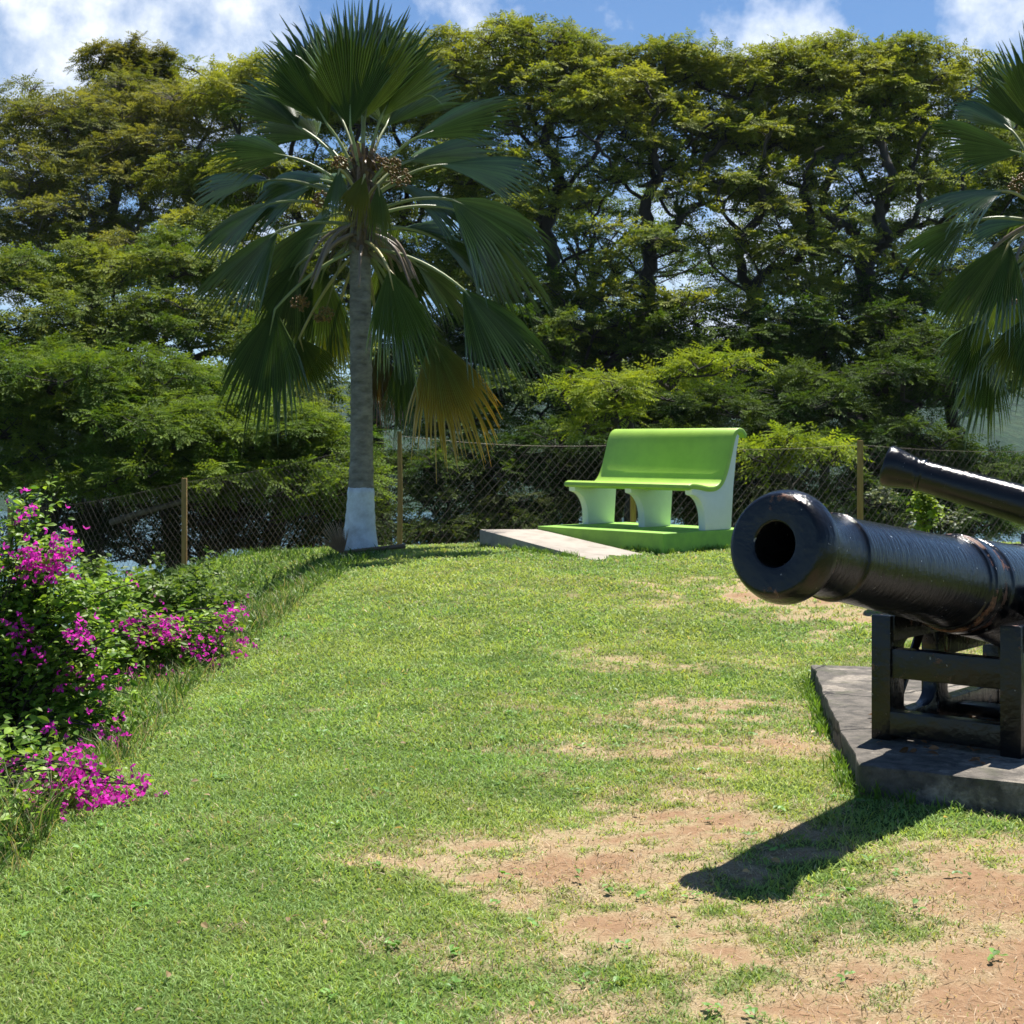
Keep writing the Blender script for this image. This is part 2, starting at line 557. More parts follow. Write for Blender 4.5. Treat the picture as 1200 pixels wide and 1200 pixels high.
def make_lawn():
    mb = MB()
    for k, (d0, d1, dens, ln, wd) in enumerate([(2.9, 4.6, 14500, .030, .0037), (4.6, 6.5, 9000, .033, .0048), (6.5, 9.5, 4600, .036, .0068), (9.5, 13, 2600, .038, .0092), (13, 18.6, 1500, .042, .012)]):
        x0, x1 = -.345 * d1 - 1.2, .345 * d1 + 1.0
        n = int((x1 - x0) * (d1 - d0) * dens)
        x = rng.uniform(x0, x1, n)
        y = rng.uniform(d0, d1, n)
        dm = dirt(x, y)
        clump = fbm(x * 9, y * 9, 51, 3)
        keep = (rng.uniform(0, 1, n) > sm(.05, .8, dm + (clump - .5) * .5) * .93) & ~blocked(x, y) & (x > -.37 * y - .7)
        # steep bank left of the verge carries rough growth instead
        x, y, dm = x[keep], y[keep], dm[keep]
        n = len(x)
        patch = fbm(x * 1.1 + 4, y * 1.1, 61, 3)
        fine = fbm(x * 6, y * 6, 67, 3)
        g1, g2, g3 = np.array([.245, .385, .105]), np.array([.375, .465, .120]), np.array([.185, .340, .115])
        straw = np.array([.58, .49, .27])
        f = sm(.35, .65, patch * .6 + fine * .4)[:, None]
        # fresher green towards the left foreground, yellower on the crown
        lush = sm(1.2, -1.3, x + (y - 5) * .22)[:, None]
        col = g1 * (1 - f) + g2 * f
        col = col * (1 - .55 * lush) + (g1 * .9 + g3 * .1) * .55 * lush
        dry = rng.uniform(0, 1, n) < (.03 + .45 * sm(.0, .6, dm) + .04 * sm(9, 13, y))
        col[dry] = straw * rng.uniform(.5, 1.1, (dry.sum(), 1))
        yel = rng.uniform(0, 1, n) < .05
        col[yel & ~dry] = np.array([.40, .45, .07]) * rng.uniform(.8, 1.1, ((yel & ~dry).sum(), 1))
        col = col * rng.uniform(.82, 1.18, (n, 1))
        h = rng.uniform(.55, 1.25, n) * ln * (.75 + .6 * fine) * (1 - .5 * dm)
        v, q, t, c = blades(x, y, h, wd * rng.uniform(.7, 1.3, n), col, 1.15, 100 + k)
        mb.add(v, quads=q, tris=t, col=c)
    # dead clippings lying on the bare earth
    n = 130000
    x, y = rng.uniform(-.9, 3.2, n), rng.uniform(2.9, 8.6, n)
    dm = dirt(x, y)
    keep = (dm > .06) & (rng.uniform(0, 1, n) < (.25 + .6 * (1 - dm)) * sm(.35, .6, fbm(x * 5, y * 5, 83, 3)) + .18) & ~blocked(x, y)
    x, y = x[keep], y[keep]
    n = len(x)
    col = np.array([.62, .49, .34]) * rng.uniform(.4, 1.15, (n, 1))
    v, q, t, c = blades(x, y, rng.uniform(.012, .04, n), rng.uniform(.0018, .0036, n), col, 1.52, 300)
    v = v.reshape(-1, 5, 3)
    v[:, :, 2] += .008
    mb.add(v.reshape(-1, 3), quads=q, tris=t, col=c)
    tag(mb.build('lawn_grass', M_grass), 'short mown lawn grass thinning out around the bare earth', 'grass', kind='stuff')

    # long seeding grass along the bank
    mb = MB()
    pts = []
    for _ in range(5200):
        y = rng.uniform(3.4, 13)
        xe = float(np.interp(y, XZ[:, 0], XZ[:, 1])) - .98
        x = xe - abs(rng.normal(0, .35)) + .10
        pts.append((x, y))
    pts = np.array(pts)
    x, y = pts[:, 0], pts[:, 1]
    cl = fbm(x * 2.2, y * 2.2, 91, 3)
    k = (cl > .47)
    x, y = x[k], y[k]
    n = len(x)
    dry = rng.uniform(0, 1, n) < .42
    col = np.where(dry[:, None], np.array([.40, .33, .17]), np.array([.09, .17, .03])) * rng.uniform(.6, 1.2, (n, 1))
    v, q, t, c = blades(x, y, rng.uniform(.05, .20, n), rng.uniform(.0025, .0045, n), col, .75, 401)
    mb.add(v, quads=q, tris=t, col=c)
    # the tallest stalks by the nearest bush
    n = 1500
    y = rng.uniform(3.9, 5.5, n)
    x = np.interp(y, XZ[:, 0], XZ[:, 1]) - .93 - np.abs(rng.normal(0, .16, n))
    k = fbm(x * 3, y * 3, 95, 3) > .38
    x, y = x[k], y[k]
    n = len(x)
    dry = rng.uniform(0, 1, n) < .3
    col = np.where(dry[:, None], np.array([.44, .36, .20]), np.array([.09, .18, .03])) * rng.uniform(.5, 1.2, (n, 1))
    v, q, t, c = blades(x, y, rng.uniform(.08, .34, n), rng.uniform(.002, .0045, n), col, .8, 403)
    mb.add(v, quads=q, tris=t, col=c)
    # rough green cover on the steep bank below
    n = 26000
    y = rng.uniform(3.2, 18.5, n)
    x = np.interp(y, XZ[:, 0], XZ[:, 1]) - .95 - rng.uniform(0, 2.8, n)
    col = np.array([.10, .19, .03]) * rng.uniform(.5, 1.3, (n, 1))
    v, q, t, c = blades(x, y, rng.uniform(.05, .16, n), rng.uniform(.006, .014, n), col, .9, 402)
    mb.add(v, quads=q, tris=t, col=c)
    tag(mb.build('long_grass', M_grass), 'long dry seeding grass along the edge of the bank', 'grass', kind='stuff')
    # tufts against the concrete edges
    mb = MB()
    edges = [(SLAB[0], SLAB[1]), (SLAB[1], SLAB[2]), (SLAB[5], SLAB[0]), (rampq[0], rampq[3]), (plat[1], plat[2]), (plat[0], plat[1])]
    for a, b in edges:
        L = np.linalg.norm(b - a)
        n = int(L * 320)
        s = rng.uniform(0, 1, n)
        dvec = unit(b - a)
        nrm = np.array([dvec[1], -dvec[0]])
        if inside(SLAB if a[1] < 9 else plat, np.array([((a + b) / 2 + nrm * .05)[0]]), np.array([((a + b) / 2 + nrm * .05)[1]]))[0]:
            nrm = -nrm
        off = np.abs(rng.normal(0, .03, n)) + .006
        p = a + (b - a) * s[:, None] + nrm * off[:, None]
        k = (fbm(p[:, 0] * 5, p[:, 1] * 5, 15, 2) > .4) & ~blocked(p[:, 0], p[:, 1])
        p = p[k]
        n = len(p)
        col = np.array([.13, .24, .03]) * rng.uniform(.6, 1.4, (n, 1))
        v, q, t, c = blades(p[:, 0], p[:, 1], rng.uniform(.04, .10, n), rng.uniform(.004, .008, n), col, .7, 500)
        mb.add(v, quads=q, tris=t, col=c)
    tag(mb.build('edge_grass', M_grass), 'taller untrimmed grass against the concrete edges', 'grass', kind='stuff')


make_lawn()


# ------------------------------------------------------------------ bench, platform, ramp
def frame(ox, oy, oz, xd, yd):
    m = Matrix.Identity(4)
    m.col[0][:3] = (xd[0], xd[1], 0)
    m.col[1][:3] = (yd[0], yd[1], 0)
    m.col[3][:3] = (ox, oy, oz)
    return m


def prism(mb, prof, s0, s1, inset=.006):
    """profile of (u, v) extruded along local x (bench length); local y = u (depth), z = v"""
    prof = np.asarray(prof, float)
    n = len(prof)
    d = np.roll(prof, -1, 0) - np.roll(prof, 1, 0)
    nr = unit(np.stack([d[:, 1], -d[:, 0]], 1))
    area = .5 * np.sum(prof[:, 0] * np.roll(prof[:, 1], -1) - np.roll(prof[:, 0], -1) * prof[:, 1])
    if area < 0:
        nr = -nr
    small = prof - nr * inset
    rings = [(s0, small), (s0 + inset * .35, prof - nr * inset * .3), (s0 + inset, prof), (s1 - inset, prof), (s1 - inset * .35, prof - nr * inset * .3), (s1, small)]
    v = np.concatenate([np.stack([np.full(n, s), p[:, 0], p[:, 1]], 1) for s, p in rings])
    a = np.arange(n)
    b = (a + 1) % n
    q = np.concatenate([np.stack([k * n + a, k * n + b, (k + 1) * n + b, (k + 1) * n + a], 1) for k in range(len(rings) - 1)])
    mb.add(v, quads=q)
    return n, len(rings)


def prism_obj(name, prof, s0, s1, mat, parent, inset=.006):
    mb = MB()
    n, k = prism(mb, prof, s0, s1, inset)
    o = mb.build(name, mat, parent)
    bm = bmesh.new()
    bm.from_mesh(o.data)
    bm.verts.ensure_lookup_table()
    bm.faces.new([bm.verts[i] for i in range(n)])
    bm.faces.new([bm.verts[(k - 1) * n + i] for i in range(n)][::-1])
    bmesh.ops.recalc_face_normals(bm, faces=bm.faces)
    bmesh.ops.triangulate(bm, faces=[f for f in bm.faces if len(f.verts) > 4])
    bm.to_mesh(o.data)
    bm.free()
    o.data.polygons.foreach_set('use_smooth', np.full(len(o.data.polygons), True))
    o.data.set_sharp_from_angle(angle=R(35))
    return o


def catmull(pts, k=8):
    p = np.asarray(pts, float)
    p = np.vstack([2 * p[0] - p[1], p, 2 * p[-1] - p[-2]])
    o = []
    for i in range(1, len(p) - 2):
        for t in np.arange(k) / k:
            o.append(.5 * ((2 * p[i]) + (-p[i - 1] + p[i + 1]) * t + (2 * p[i - 1] - 5 * p[i] + 4 * p[i + 1] - p[i + 2]) * t * t + (-p[i - 1] + 3 * p[i] - 3 * p[i + 1] + p[i + 2]) * t ** 3))
    o.append(p[-2])
    return np.array(o)


# local axes: x along LDIR from the left end, y = UDIR (towards the back), z up
BM = frame(LIP_L[0], LIP_L[1], ZP, LDIR, UDIR)
bench = thing('bench', 'moulded bench with lime green seat and curled back on white arched legs', 'bench', matrix=BM)
cl = catmull([(.01, .412), (.06, .425), (.17, .415), (.30, .395), (.42, .405), (.50, .46), (.56, .56), (.62, .72), (.665, .86), (.70, .925), (.75, .952), (.81, .945), (.855, .90)], 6)
tn = unit(np.gradient(cl, axis=0))
nrm = np.stack([-tn[:, 1], tn[:, 0]], 1)
th = .026
prof = np.vstack([cl + nrm * th, [cl[-1] + tn[-1] * .018], (cl - nrm * th)[::-1], [cl[0] - tn[0] * .02]])
prism_obj('seat', prof, 0, BL, M_bench, bench, .012)
# supports: concave front arch, upright rear edge running up behind the backrest
under = (cl - nrm * (th - .003))
up = [p for p in under if .05 < p[0] < .745 and p[1] < .93]
arch = [(.235 - .175 * math.cos(t), .355 * 1.0 - .0 - .235 * (1 - math.sin(t)) - .02) for t in np.linspace(math.pi / 2 * .98, 0, 10)]
arch = [(.06, .345)] + [(.06 + .19 * math.sin(t), .09 + .25 * math.cos(t)) for t in np.linspace(.15, math.pi / 2, 9)] + [(.255, .0)]
sprof = np.array(up + [(.765, .90), (.725, .75), (.675, .40), (.64, .0)] + arch[::-1])
for s in (.0, .5, 1.0):
    w = .085
    x0 = .014 + s * (BL - .028 - w)
    prism_obj('support', sprof, x0, x0 + w, M_benchw, bench, .005)

mb = MB()
mb.box((BL / 2, .24, .0), (BL + .01, 1.22, .52))
pl = mb.build('bench_platform', M_platform)
pl.matrix_world = BM @ Matrix.Translation((0, 0, -.26))
bevel_obj(pl, .012, 3)
tag(pl, 'lime green painted concrete platform under the bench', 'platform')

tops = [ZP - .028, ZP - .032, gz(1.2, 13.66) + .012, gz(.73, 13.1) + .004]
mb = MB()
v = [(*p, t) for p, t in zip(rampq, tops)] + [(*p, .1) for p in rampq]
mb.add(v, quads=[[0, 3, 2, 1], [4, 5, 6, 7], [0, 1, 5, 4], [1, 2, 6, 5], [2, 3, 7, 6], [3, 0, 4, 7]])
ro = mb.build('concrete_ramp', M_rampc)
bm = bmesh.new(); bm.from_mesh(ro.data); bmesh.ops.recalc_face_normals(bm, faces=bm.faces); bm.to_mesh(ro.data); bm.free()
bevel_obj(ro, .01, 2)
tag(ro, 'low bare grey concrete ramp sloping up beside the green platform', 'ramp')

# ------------------------------------------------------------------ cannons
ZS = H - 1.226
mb = MB()
outl = []
for a_, b_ in zip(SLAB, np.roll(SLAB, -1, 0)):
    k_ = max(1, int(np.linalg.norm(b_ - a_) / .11))
    outl += [a_ + (b_ - a_) * j_ / k_ + (rng.normal(0, .006, 2) if j_ else 0) for j_ in range(k_)]
n = len(outl)
top = np.array([(x, y, ZS) for x, y in outl])
bot = np.array([(x, y, ZS - .45) for x, y in outl])
mb.add(np.vstack([top, bot]), quads=[[i, (i + 1) % n, (i + 1) % n + n, i + n] for i in range(n)])
so = mb.build('gun_plinth', M_slab)
bm = bmesh.new(); bm.from_mesh(so.data); bm.verts.ensure_lookup_table()
bm.faces.new([bm.verts[i] for i in range(n)]); bm.faces.new([bm.verts[n + i] for i in range(n)][::-1])
bmesh.ops.recalc_face_normals(bm, faces=bm.faces)
bm.to_mesh(so.data); bm.free()
bevel_obj(so, .014, 2)
tag(so, 'worn stained concrete slab under the big cannon and its carriage', 'plinth')


def densify(prof, step=.02):
    out = [prof[0]]
    for a, b in zip(prof[:-1], prof[1:]):
        L = math.hypot(b[0] - a[0], b[1] - a[1])
        k = max(1, int(L / step))
        for j in range(1, k + 1):
            out.append((a[0] + (b[0] - a[0]) * j / k, a[1] + (b[1] - a[1]) * j / k))
    return out


def rounded(prof, r=.004):
    """soften the corners of a profile"""
    p = np.array(prof, float)
    o = [p[0]]
    for i in range(1, len(p) - 1):
        a, b, c = p[i - 1], p[i], p[i + 1]
        la, lc = np.linalg.norm(a - b), np.linalg.norm(c - b)
        k = min(r, la * .4, lc * .4)
        p0, p1 = b + unit(a - b) * k, b + unit(c - b) * k
        o += [p0, .25 * p0 + .5 * b + .25 * p1, p1]
    o.append(p[-1])
    return np.array(o)


def gun_matrix(muzzle, dirv, t_tr):
    x = unit(dirv)
    side = unit(np.cross(x, (0, 0, 1)))      # towards the right-hand side seen from the muzzle end
    up = np.cross(side, x)
    o = muzzle + x * t_tr
    m = Matrix.Identity(4)
    for k, a in enumerate((x, -side, up)):
        m.col[k][:3] = a
    m.col[3][:3] = o
    return m


def add_gun(name, label, prof, muzzle, dirv, t_tr, tr_r, tr_len, worn, seg=72):
    M = gun_matrix(muzzle, dirv, t_tr)
    root = thing(name, label, 'cannon', matrix=M)
    p = rounded(prof, .007)
    p = np.array(densify([tuple(a) for a in p], .03))
    mb = MB()
    pts = p.copy()
    pts[:, 0] -= t_tr
    mb.lathe(pts, seg)
    v = mb.v[0]
    a = np.arctan2(v[:, 2], v[:, 1])
    rr = np.hypot(v[:, 1], v[:, 2])
    wob = 1 + .006 * (fbm(v[:, 0] * 7 + 50, a * 2.2 + 9, 4, 3) - .5)
    wob = np.where(np.abs(a) > 3, 1, wob)
    v[:, 1] *= wob
    v[:, 2] *= wob
    w = np.zeros(len(v))
    tt = v[:, 0] + t_tr
    for c0, s, amt in worn:
        w = np.maximum(w, amt * np.exp(-((tt - c0) / s) ** 2))
    w = w * (rr > .11)
    mb.c[0] = np.stack([w, w, w], 1)
    mb.build('barrel', M_iron, root, autosmooth=50)
    for s in (-1, 1):
        mb = MB()
        y0 = np.interp(t_tr, prof[:, 0][5:], prof[:, 1][5:]) if False else .16
        path = [(0, s * y0, -.03), (0, s * (tr_len - .01), -.03), (0, s * tr_len, -.03)]
        mb.tube(path, [tr_r, tr_r, tr_r - .008], 28, col=(.35, .35, .35))
        mb.build('trunnion', M_iron, root, autosmooth=40)
    return root, M


g1 = np.array([(.95, .001), (.95, .073), (.012, .074), (.0, .080), (.0, .162), (.006, .172), (.020, .182), (.042, .190), (.062, .195), (.085, .196), (.088, .189), (.105, .187), (.108, .181), (.122, .180), (.125, .173), (.142, .171), (.146, .163), (.165, .157), (.20, .150), (.25, .147), (.33, .1475), (.385, .150), (.39, .158), (.42, .160), (.425, .152), (.445, .151),
               (1.36, .183), (1.365, .191), (1.395, .193), (1.40, .200), (1.47, .204), (1.475, .194), (1.55, .196), (1.56, .204), (2.05, .222), (2.055, .232), (2.12, .236), (2.13, .226),
               (2.62, .25), (2.63, .272), (2.70, .276), (2.72, .262), (2.78, .20), (2.83, .12), (2.86, .065), (2.89, .055), (2.92, .085), (2.97, .105), (3.02, .085), (3.05, .03), (3.055, .001)])
mz = P(907, 638, 5.0)
p1 = P(1152, 691, 6.3)
add_gun('cannon', 'large black iron cannon close by with its bore facing the lawn', g1, mz, p1 - mz, 1.74, .072, .335,
        [(.105, .035, .62), (.40, .02, .55), (1.40, .04, .72), (1.50, .06, .66), (.0, .02, .35)])

g2 = np.array([(.6, .001), (.6, .05), (.01, .052), (.0, .06), (.0, .135), (.008, .150), (.03, .157), (.07, .152), (.15, .132), (.225, .118), (.245, .115), (.25, .123), (.275, .124), (.28, .116), (.30, .115),
               (1.1, .143), (1.105, .153), (1.16, .154), (1.165, .147), (1.7, .165), (1.705, .178), (1.75, .179), (1.76, .17), (2.2, .19), (2.21, .205), (2.27, .207), (2.31, .17), (2.35, .08), (2.38, .045), (2.41, .07), (2.45, .08), (2.49, .05), (2.50, .001)])
mz2 = P(1037, 545, 11.0)
p2 = P(1200, 592, 10.62)
root2, MG2 = add_gun('cannon', 'slimmer black cannon behind with a flared muzzle pointing left over the lawn', g2, mz2, p2 - mz2, 1.42, .058, .27,
                     [(.03, .05, .35), (.26, .03, .25), (.6, .25, .2)], 56)

M_rustiron = M_iron


def build_carriage(root, h, hw, th=.085):
    """cast iron garrison carriage, local x = along the gun to the breech, z up from the slab; trunnion above the origin"""
    for s in (-1, 1):
        y = s * hw
        mb = MB()
        t = th
        # posts
        mb.box((-.33, y, h * .5), (.13, t, h - .004))
        mb.box((.12, y, h * .44), (.10, t - .006, h * .86))
        mb.box((.78, y, h * .27), (.11, t - .006, h * .54))
        # rails
        mb.box((.25, y, .052), (1.28, t - .012, .10))
        mb.box((-.06, y, h - .055), (.62, t + .014, .105))
        mb.box((.45, y, h * .66), (.60, t - .010, .09))
        # rounded gussets in the corners of the openings
        for (cx, cz, sx, sz) in ((-.265, .102, 1, 1), (.07, .102, -1, 1), (.17, .102, 1, 1), (.725, .102, -1, 1), (-.265, h - .107, 1, -1), (.07, h - .107, -1, -1)):
            r = .085
            a = np.linspace(0, math.pi / 2, 7)
            arc = np.stack([cx + sx * (r - r * np.sin(a)), cz + sz * (r - r * np.cos(a))], 1)
            pts = np.vstack([[(cx - sx * .01, cz - sz * .01)], arc])
            m = len(pts)
            tt = (t - .02) / 2
            v = np.vstack([np.stack([pts[:, 0], np.full(m, y - tt), pts[:, 1]], 1), np.stack([pts[:, 0], np.full(m, y + tt), pts[:, 1]], 1)])
            tris = [[0, i, i + 1] for i in range(1, m - 1)] + [[m, m + i + 1, m + i] for i in range(1, m - 1)]
            q = [[i, i + m, (i + 1) % m + m, (i + 1) % m] for i in range(m)]
            mb.add(v, quads=q, tris=tris, col=(.3, .3, .3))
        # sloping brace
        mb.tube([(-.29, y, .09), (-.02, y, h - .10)], .02, 8)
        # trunnion bed
        for sx in (-1, 1):
            mb.box((sx * .10, y, h + .02), (.06, t + .006, .055))
        mb.c = [np.full_like(c, .38) for c in mb.c]
        o = mb.build('cheek', M_iron, root)
        bevel_obj(o, .005, 2)
    w = 2 * hw - th + .004
    for (x, z, sx, sz) in ((-.35, .322, .07, .12), (-.36, .075, .07, .10), (.80, .16, .07, .09), (.3, .05, .10, .05)):
        mb = MB()
        mb.box((x, 0, z), (sx, w, sz), col=(.25, .25, .25))
        bevel_obj(mb.build('crossbar', M_iron, root), .005, 2)
    mb = MB()
    mb.box((.72, 0, h * .60), (.34, .20, .07), col=(.4, .4, .4))
    bevel_obj(mb.build('wedge', M_iron, root), .006, 2)


trc = mz + unit(p1 - mz) * 1.74
ax = unit((p1 - mz)[:2])
CM = Matrix.Identity(4)
CM.col[0][:3] = (ax[0], ax[1], 0)
CM.col[1][:3] = (-ax[1], ax[0], 0)
CM.col[3][:3] = (trc[0], trc[1], ZS - .002)
car1 = thing('gun_carriage', 'black iron gun carriage with open cheeks carrying the large near cannon', 'gun carriage', matrix=CM)
build_carriage(car1, float(trc[2] - ZS) - .09, .275)

ax2 = unit((p2 - mz2)[:2])
t2 = mz2 + unit(p2 - mz2) * 1.42
CM2 = Matrix.Identity(4)
CM2.col[0][:3] = (ax2[0], ax2[1], 0)
CM2.col[1][:3] = (-ax2[1], ax2[0], 0)
zg2 = float(gz(t2[0] + .2, t2[1]))
CM2.col[3][:3] = (t2[0] , t2[1], zg2)
car2 = thing('gun_carriage', 'low iron carriage under the slimmer cannon behind', 'gun carriage', matrix=CM2)
build_carriage(car2, float(t2[2] - zg2) - .075, .21)


# debris on the slab inside the carriage
def rock(mb, c, s, seed, col):
    r = np.random.default_rng(seed)
    bm = bmesh.new()
    bmesh.ops.create_icosphere(bm, subdivisions=2, radius=1)
    v = np.array([x.co[:] for x in bm.verts])
    f = np.array([[x.index for x in fa.verts] for fa in bm.faces])
    bm.free()
    v = v * (1 + r.normal(0, .09, (len(v), 1)))
    mb.add(c + v * np.array(s), tris=f, col=col)


# ------------------------------------------------------------------ fence
posts = [P(-170, 715, 21.5), P(12, 690, 19.8), P(216, 668, 18.0), P(469, 652, 15.7), P(742, 640, 16.0), P(1008, 628, 16.9), P(1275, 628, 17.8), P(1500, 635, 18.2)]
fence = thing('chain_link_fence', 'rusty chain link fence on wooden posts along the back of the lawn', 'fence', loc=(0, 16, float(gz(0, 16))))
fl = Matrix.Translation((0, -16, -float(gz(0, 16))))
off = np.array([0, -16, -float(gz(0, 16))])
pz = []
for i, p in enumerate(posts):
    zb = float(gz(p[0], p[1]))
    hgt = 1.13 if i != 3 else 1.22
    zt = max(zb + hgt, p[2] + 1.08)
    pz.append((p[0], p[1], zb, zt - .05))
    mb = MB()
    if i == 3:
        mb.tube([(p[0] - .01, p[1], zb - .2), (p[0], p[1], zb + .6), (p[0] - .008, p[1], zt)], [.030, .027, .024], 10)
    else:
        mb.box((p[0], p[1], (zb - .2 + zt) / 2), (.062, .05, zt - zb + .2))
    mb.v = [v + off for v in mb.v]
    o = mb.build('post', M_wood, fence)
    if i != 3:
        bevel_obj(o, .006, 2)
pz = np.array(pz)
seg = np.linalg.norm(np.diff(pz[:, :2], axis=0), axis=1)
cum = np.concatenate([[0], np.cumsum(seg)])


def fpt(s, f):
    x, y = np.interp(s, cum, pz[:, 0]), np.interp(s, cum, pz[:, 1]) + .03
    zt = np.interp(s, cum, pz[:, 3])
    s = s + .015 * (fbm(s * 1.7, np.asarray(f) * 2.5, 19, 2) - .5)
    y = y + .05 * (fbm(s * 1.3, np.asarray(f) * 1.5 + 7, 23, 2) - .5)
    sag = .05 * np.sin(np.interp(s, cum, np.arange(len(cum))) % 1 * math.pi)
    zb = np.minimum(gz(x, y) + .015, zt - .6)
    return np.stack([x, y, zb + (zt - sag - zb) * f], -1)


mb = MB()
pitch = .092
hrun = .90
for d in (1, -1):
    for s0 in np.arange(-hrun, cum[-1] + hrun, pitch):
        f = np.linspace(0, 1, 9)
        s = s0 + d * hrun * (f - .5) + rng.normal(0, .002)
        k = (s >= 0) & (s <= cum[-1])
        if k.sum() < 2:
            continue
        mb.tube(fpt(s[k], f[k]) + off, .0022, 3, caps=False)
for f in (0.0, 1.0):
    s = np.linspace(0, cum[-1], 160)
    mb.tube(fpt(s, np.full_like(s, f)) + off, .0019, 4, caps=False)
mb.build('wire_mesh', M_wire, fence)

# ------------------------------------------------------------------ foliage kit
def spray_template(length=.36, pairs=5, ll=.105, lw=.046):
    """a feathery compound leaf: quads (rhombs) along a drooping rachis; +Y outwards, +Z up"""
    vs, n = [], 0
    for i in range(pairs):
        t = (i + .8) / (pairs + .3)
        y = t * length
        z = -.14 * length * t * t
        sc = (1 - .45 * abs(t - .45))
        for s in (-1, 1):
            d = np.array([s * .82, .5, -.18])
            d = d / np.linalg.norm(d)
            wv = np.array([-d[1] * s, d[0] * s, 0]) * lw * .5 * sc
            b = np.array([0, y, z])
            L = ll * sc
            vs += [b, b + d * L * .5 + wv + (0, 0, .008), b + d * L, b + d * L * .5 - wv + (0, 0, .008)]
    y, z = length, -.14 * length
    vs += [np.array([0, y * .92, z * .85]), np.array([lw * .5, y + ll * .3, z * 1.05]), np.array([0, y + ll * .8, z * 1.4]), np.array([-lw * .5, y + ll * .3, z * 1.05])]
    return np.array(vs)


def rot_from(dirs, ups):
    y = unit(dirs)
    x = unit(np.cross(y, ups))
    z = np.cross(x, y)
    return np.stack([x, y, z], -1)       # columns


def scatter(mb, tmpl, pos, dirs, ups, scale, col):
    Rm = rot_from(dirs, ups)
    n, k = len(pos), len(tmpl)
    v = np.einsum('nij,kj->nki', Rm, tmpl) * scale[:, None, None] + pos[:, None, :]
    q = np.arange(n * k).reshape(-1, 4)
    mb.add(v.reshape(-1, 3), quads=q, col=np.repeat(col, k, 0))


def rnd_dirs(r, n, el0, el1):
    a = r.uniform(0, 2 * math.pi, n)
    e = r.uniform(el0, el1, n)
    return np.stack([np.cos(a) * np.cos(e), np.sin(a) * np.cos(e), np.sin(e)], 1)


def grow(r, base, fork, targets, bow=.35, pw=.30, limbs=()):
    """branch skeleton: every target joins the nearest suitable node of what has grown so far"""
    k = 9
    t = np.linspace(0, 1, k)[:, None]
    ctrl = base * (1 - t) + fork * t
    side = r.normal(0, 1, 3) * np.array([1, 1, 0])
    ctrl = ctrl + np.sin(t * math.pi) * unit(side) * np.linalg.norm(fork - base) * .07 + np.sin(t * 7) * .05
    nodes = [c for c in ctrl]
    par = [-1] + list(range(k - 1))
    leng = list(np.linspace(0, 0.0, k))
    chains = [list(range(k))]
    cnt_end = []
    for lb in limbs:
        N = np.array(nodes)
        j = int(np.argmin(np.linalg.norm(N - lb[0], axis=1)))
        pts = catmull(np.vstack([N[j], lb]), 5)[1:]
        last, ch = j, [j]
        for q in pts:
            q = q + r.normal(0, .04, 3)
            nodes.append(q)
            par.append(last)
            leng.append(leng[last] + .5 * np.linalg.norm(q - nodes[last]))
            last = len(nodes) - 1
            ch.append(last)
        chains.append(ch)
        cnt_end += [last] * 5
    order = np.argsort(np.linalg.norm(targets - fork, axis=1))
    for i in order:
        p = targets[i]
        N = np.array(nodes[5:])
        d = np.linalg.norm(N - p, axis=1)
        below = np.maximum(0, N[:, 2] - p[2]) * .9
        cost = d + pw * np.array(leng[5:]) + below
        j = int(np.argmin(cost)) + 5
        a = nodes[j]
        L = np.linalg.norm(p - a)
        m = max(2, int(L / .45) + 1)
        prev = nodes[par[j]] if par[j] >= 0 else a - np.array([0, 0, 1])
        d0 = unit(unit(a - prev) * .5 + unit(p - a) * .7 + np.array([0, 0, bow]))
        tt = np.linspace(0, 1, m + 1)[1:]
        c1 = a + d0 * L * .45
        last = j
        ch = [j]
        for t_ in tt:
            q = (1 - t_) ** 2 * a + 2 * t_ * (1 - t_) * c1 + t_ * t_ * p
            if t_ < 1:
                q = q + r.normal(0, .085, 3) * min(1, L)
            nodes.append(q)
            par.append(last)
            leng.append(leng[last] + np.linalg.norm(q - nodes[last]))
            last = len(nodes) - 1
            ch.append(last)
        chains.append(ch)
        cnt_end.append(last)
    cnt = np.zeros(len(nodes))
    for e in cnt_end:
        while e >= 0:
            cnt[e] += 1
            e = par[e]
    return np.array(nodes), chains, cnt


TREE_PARTS = {}


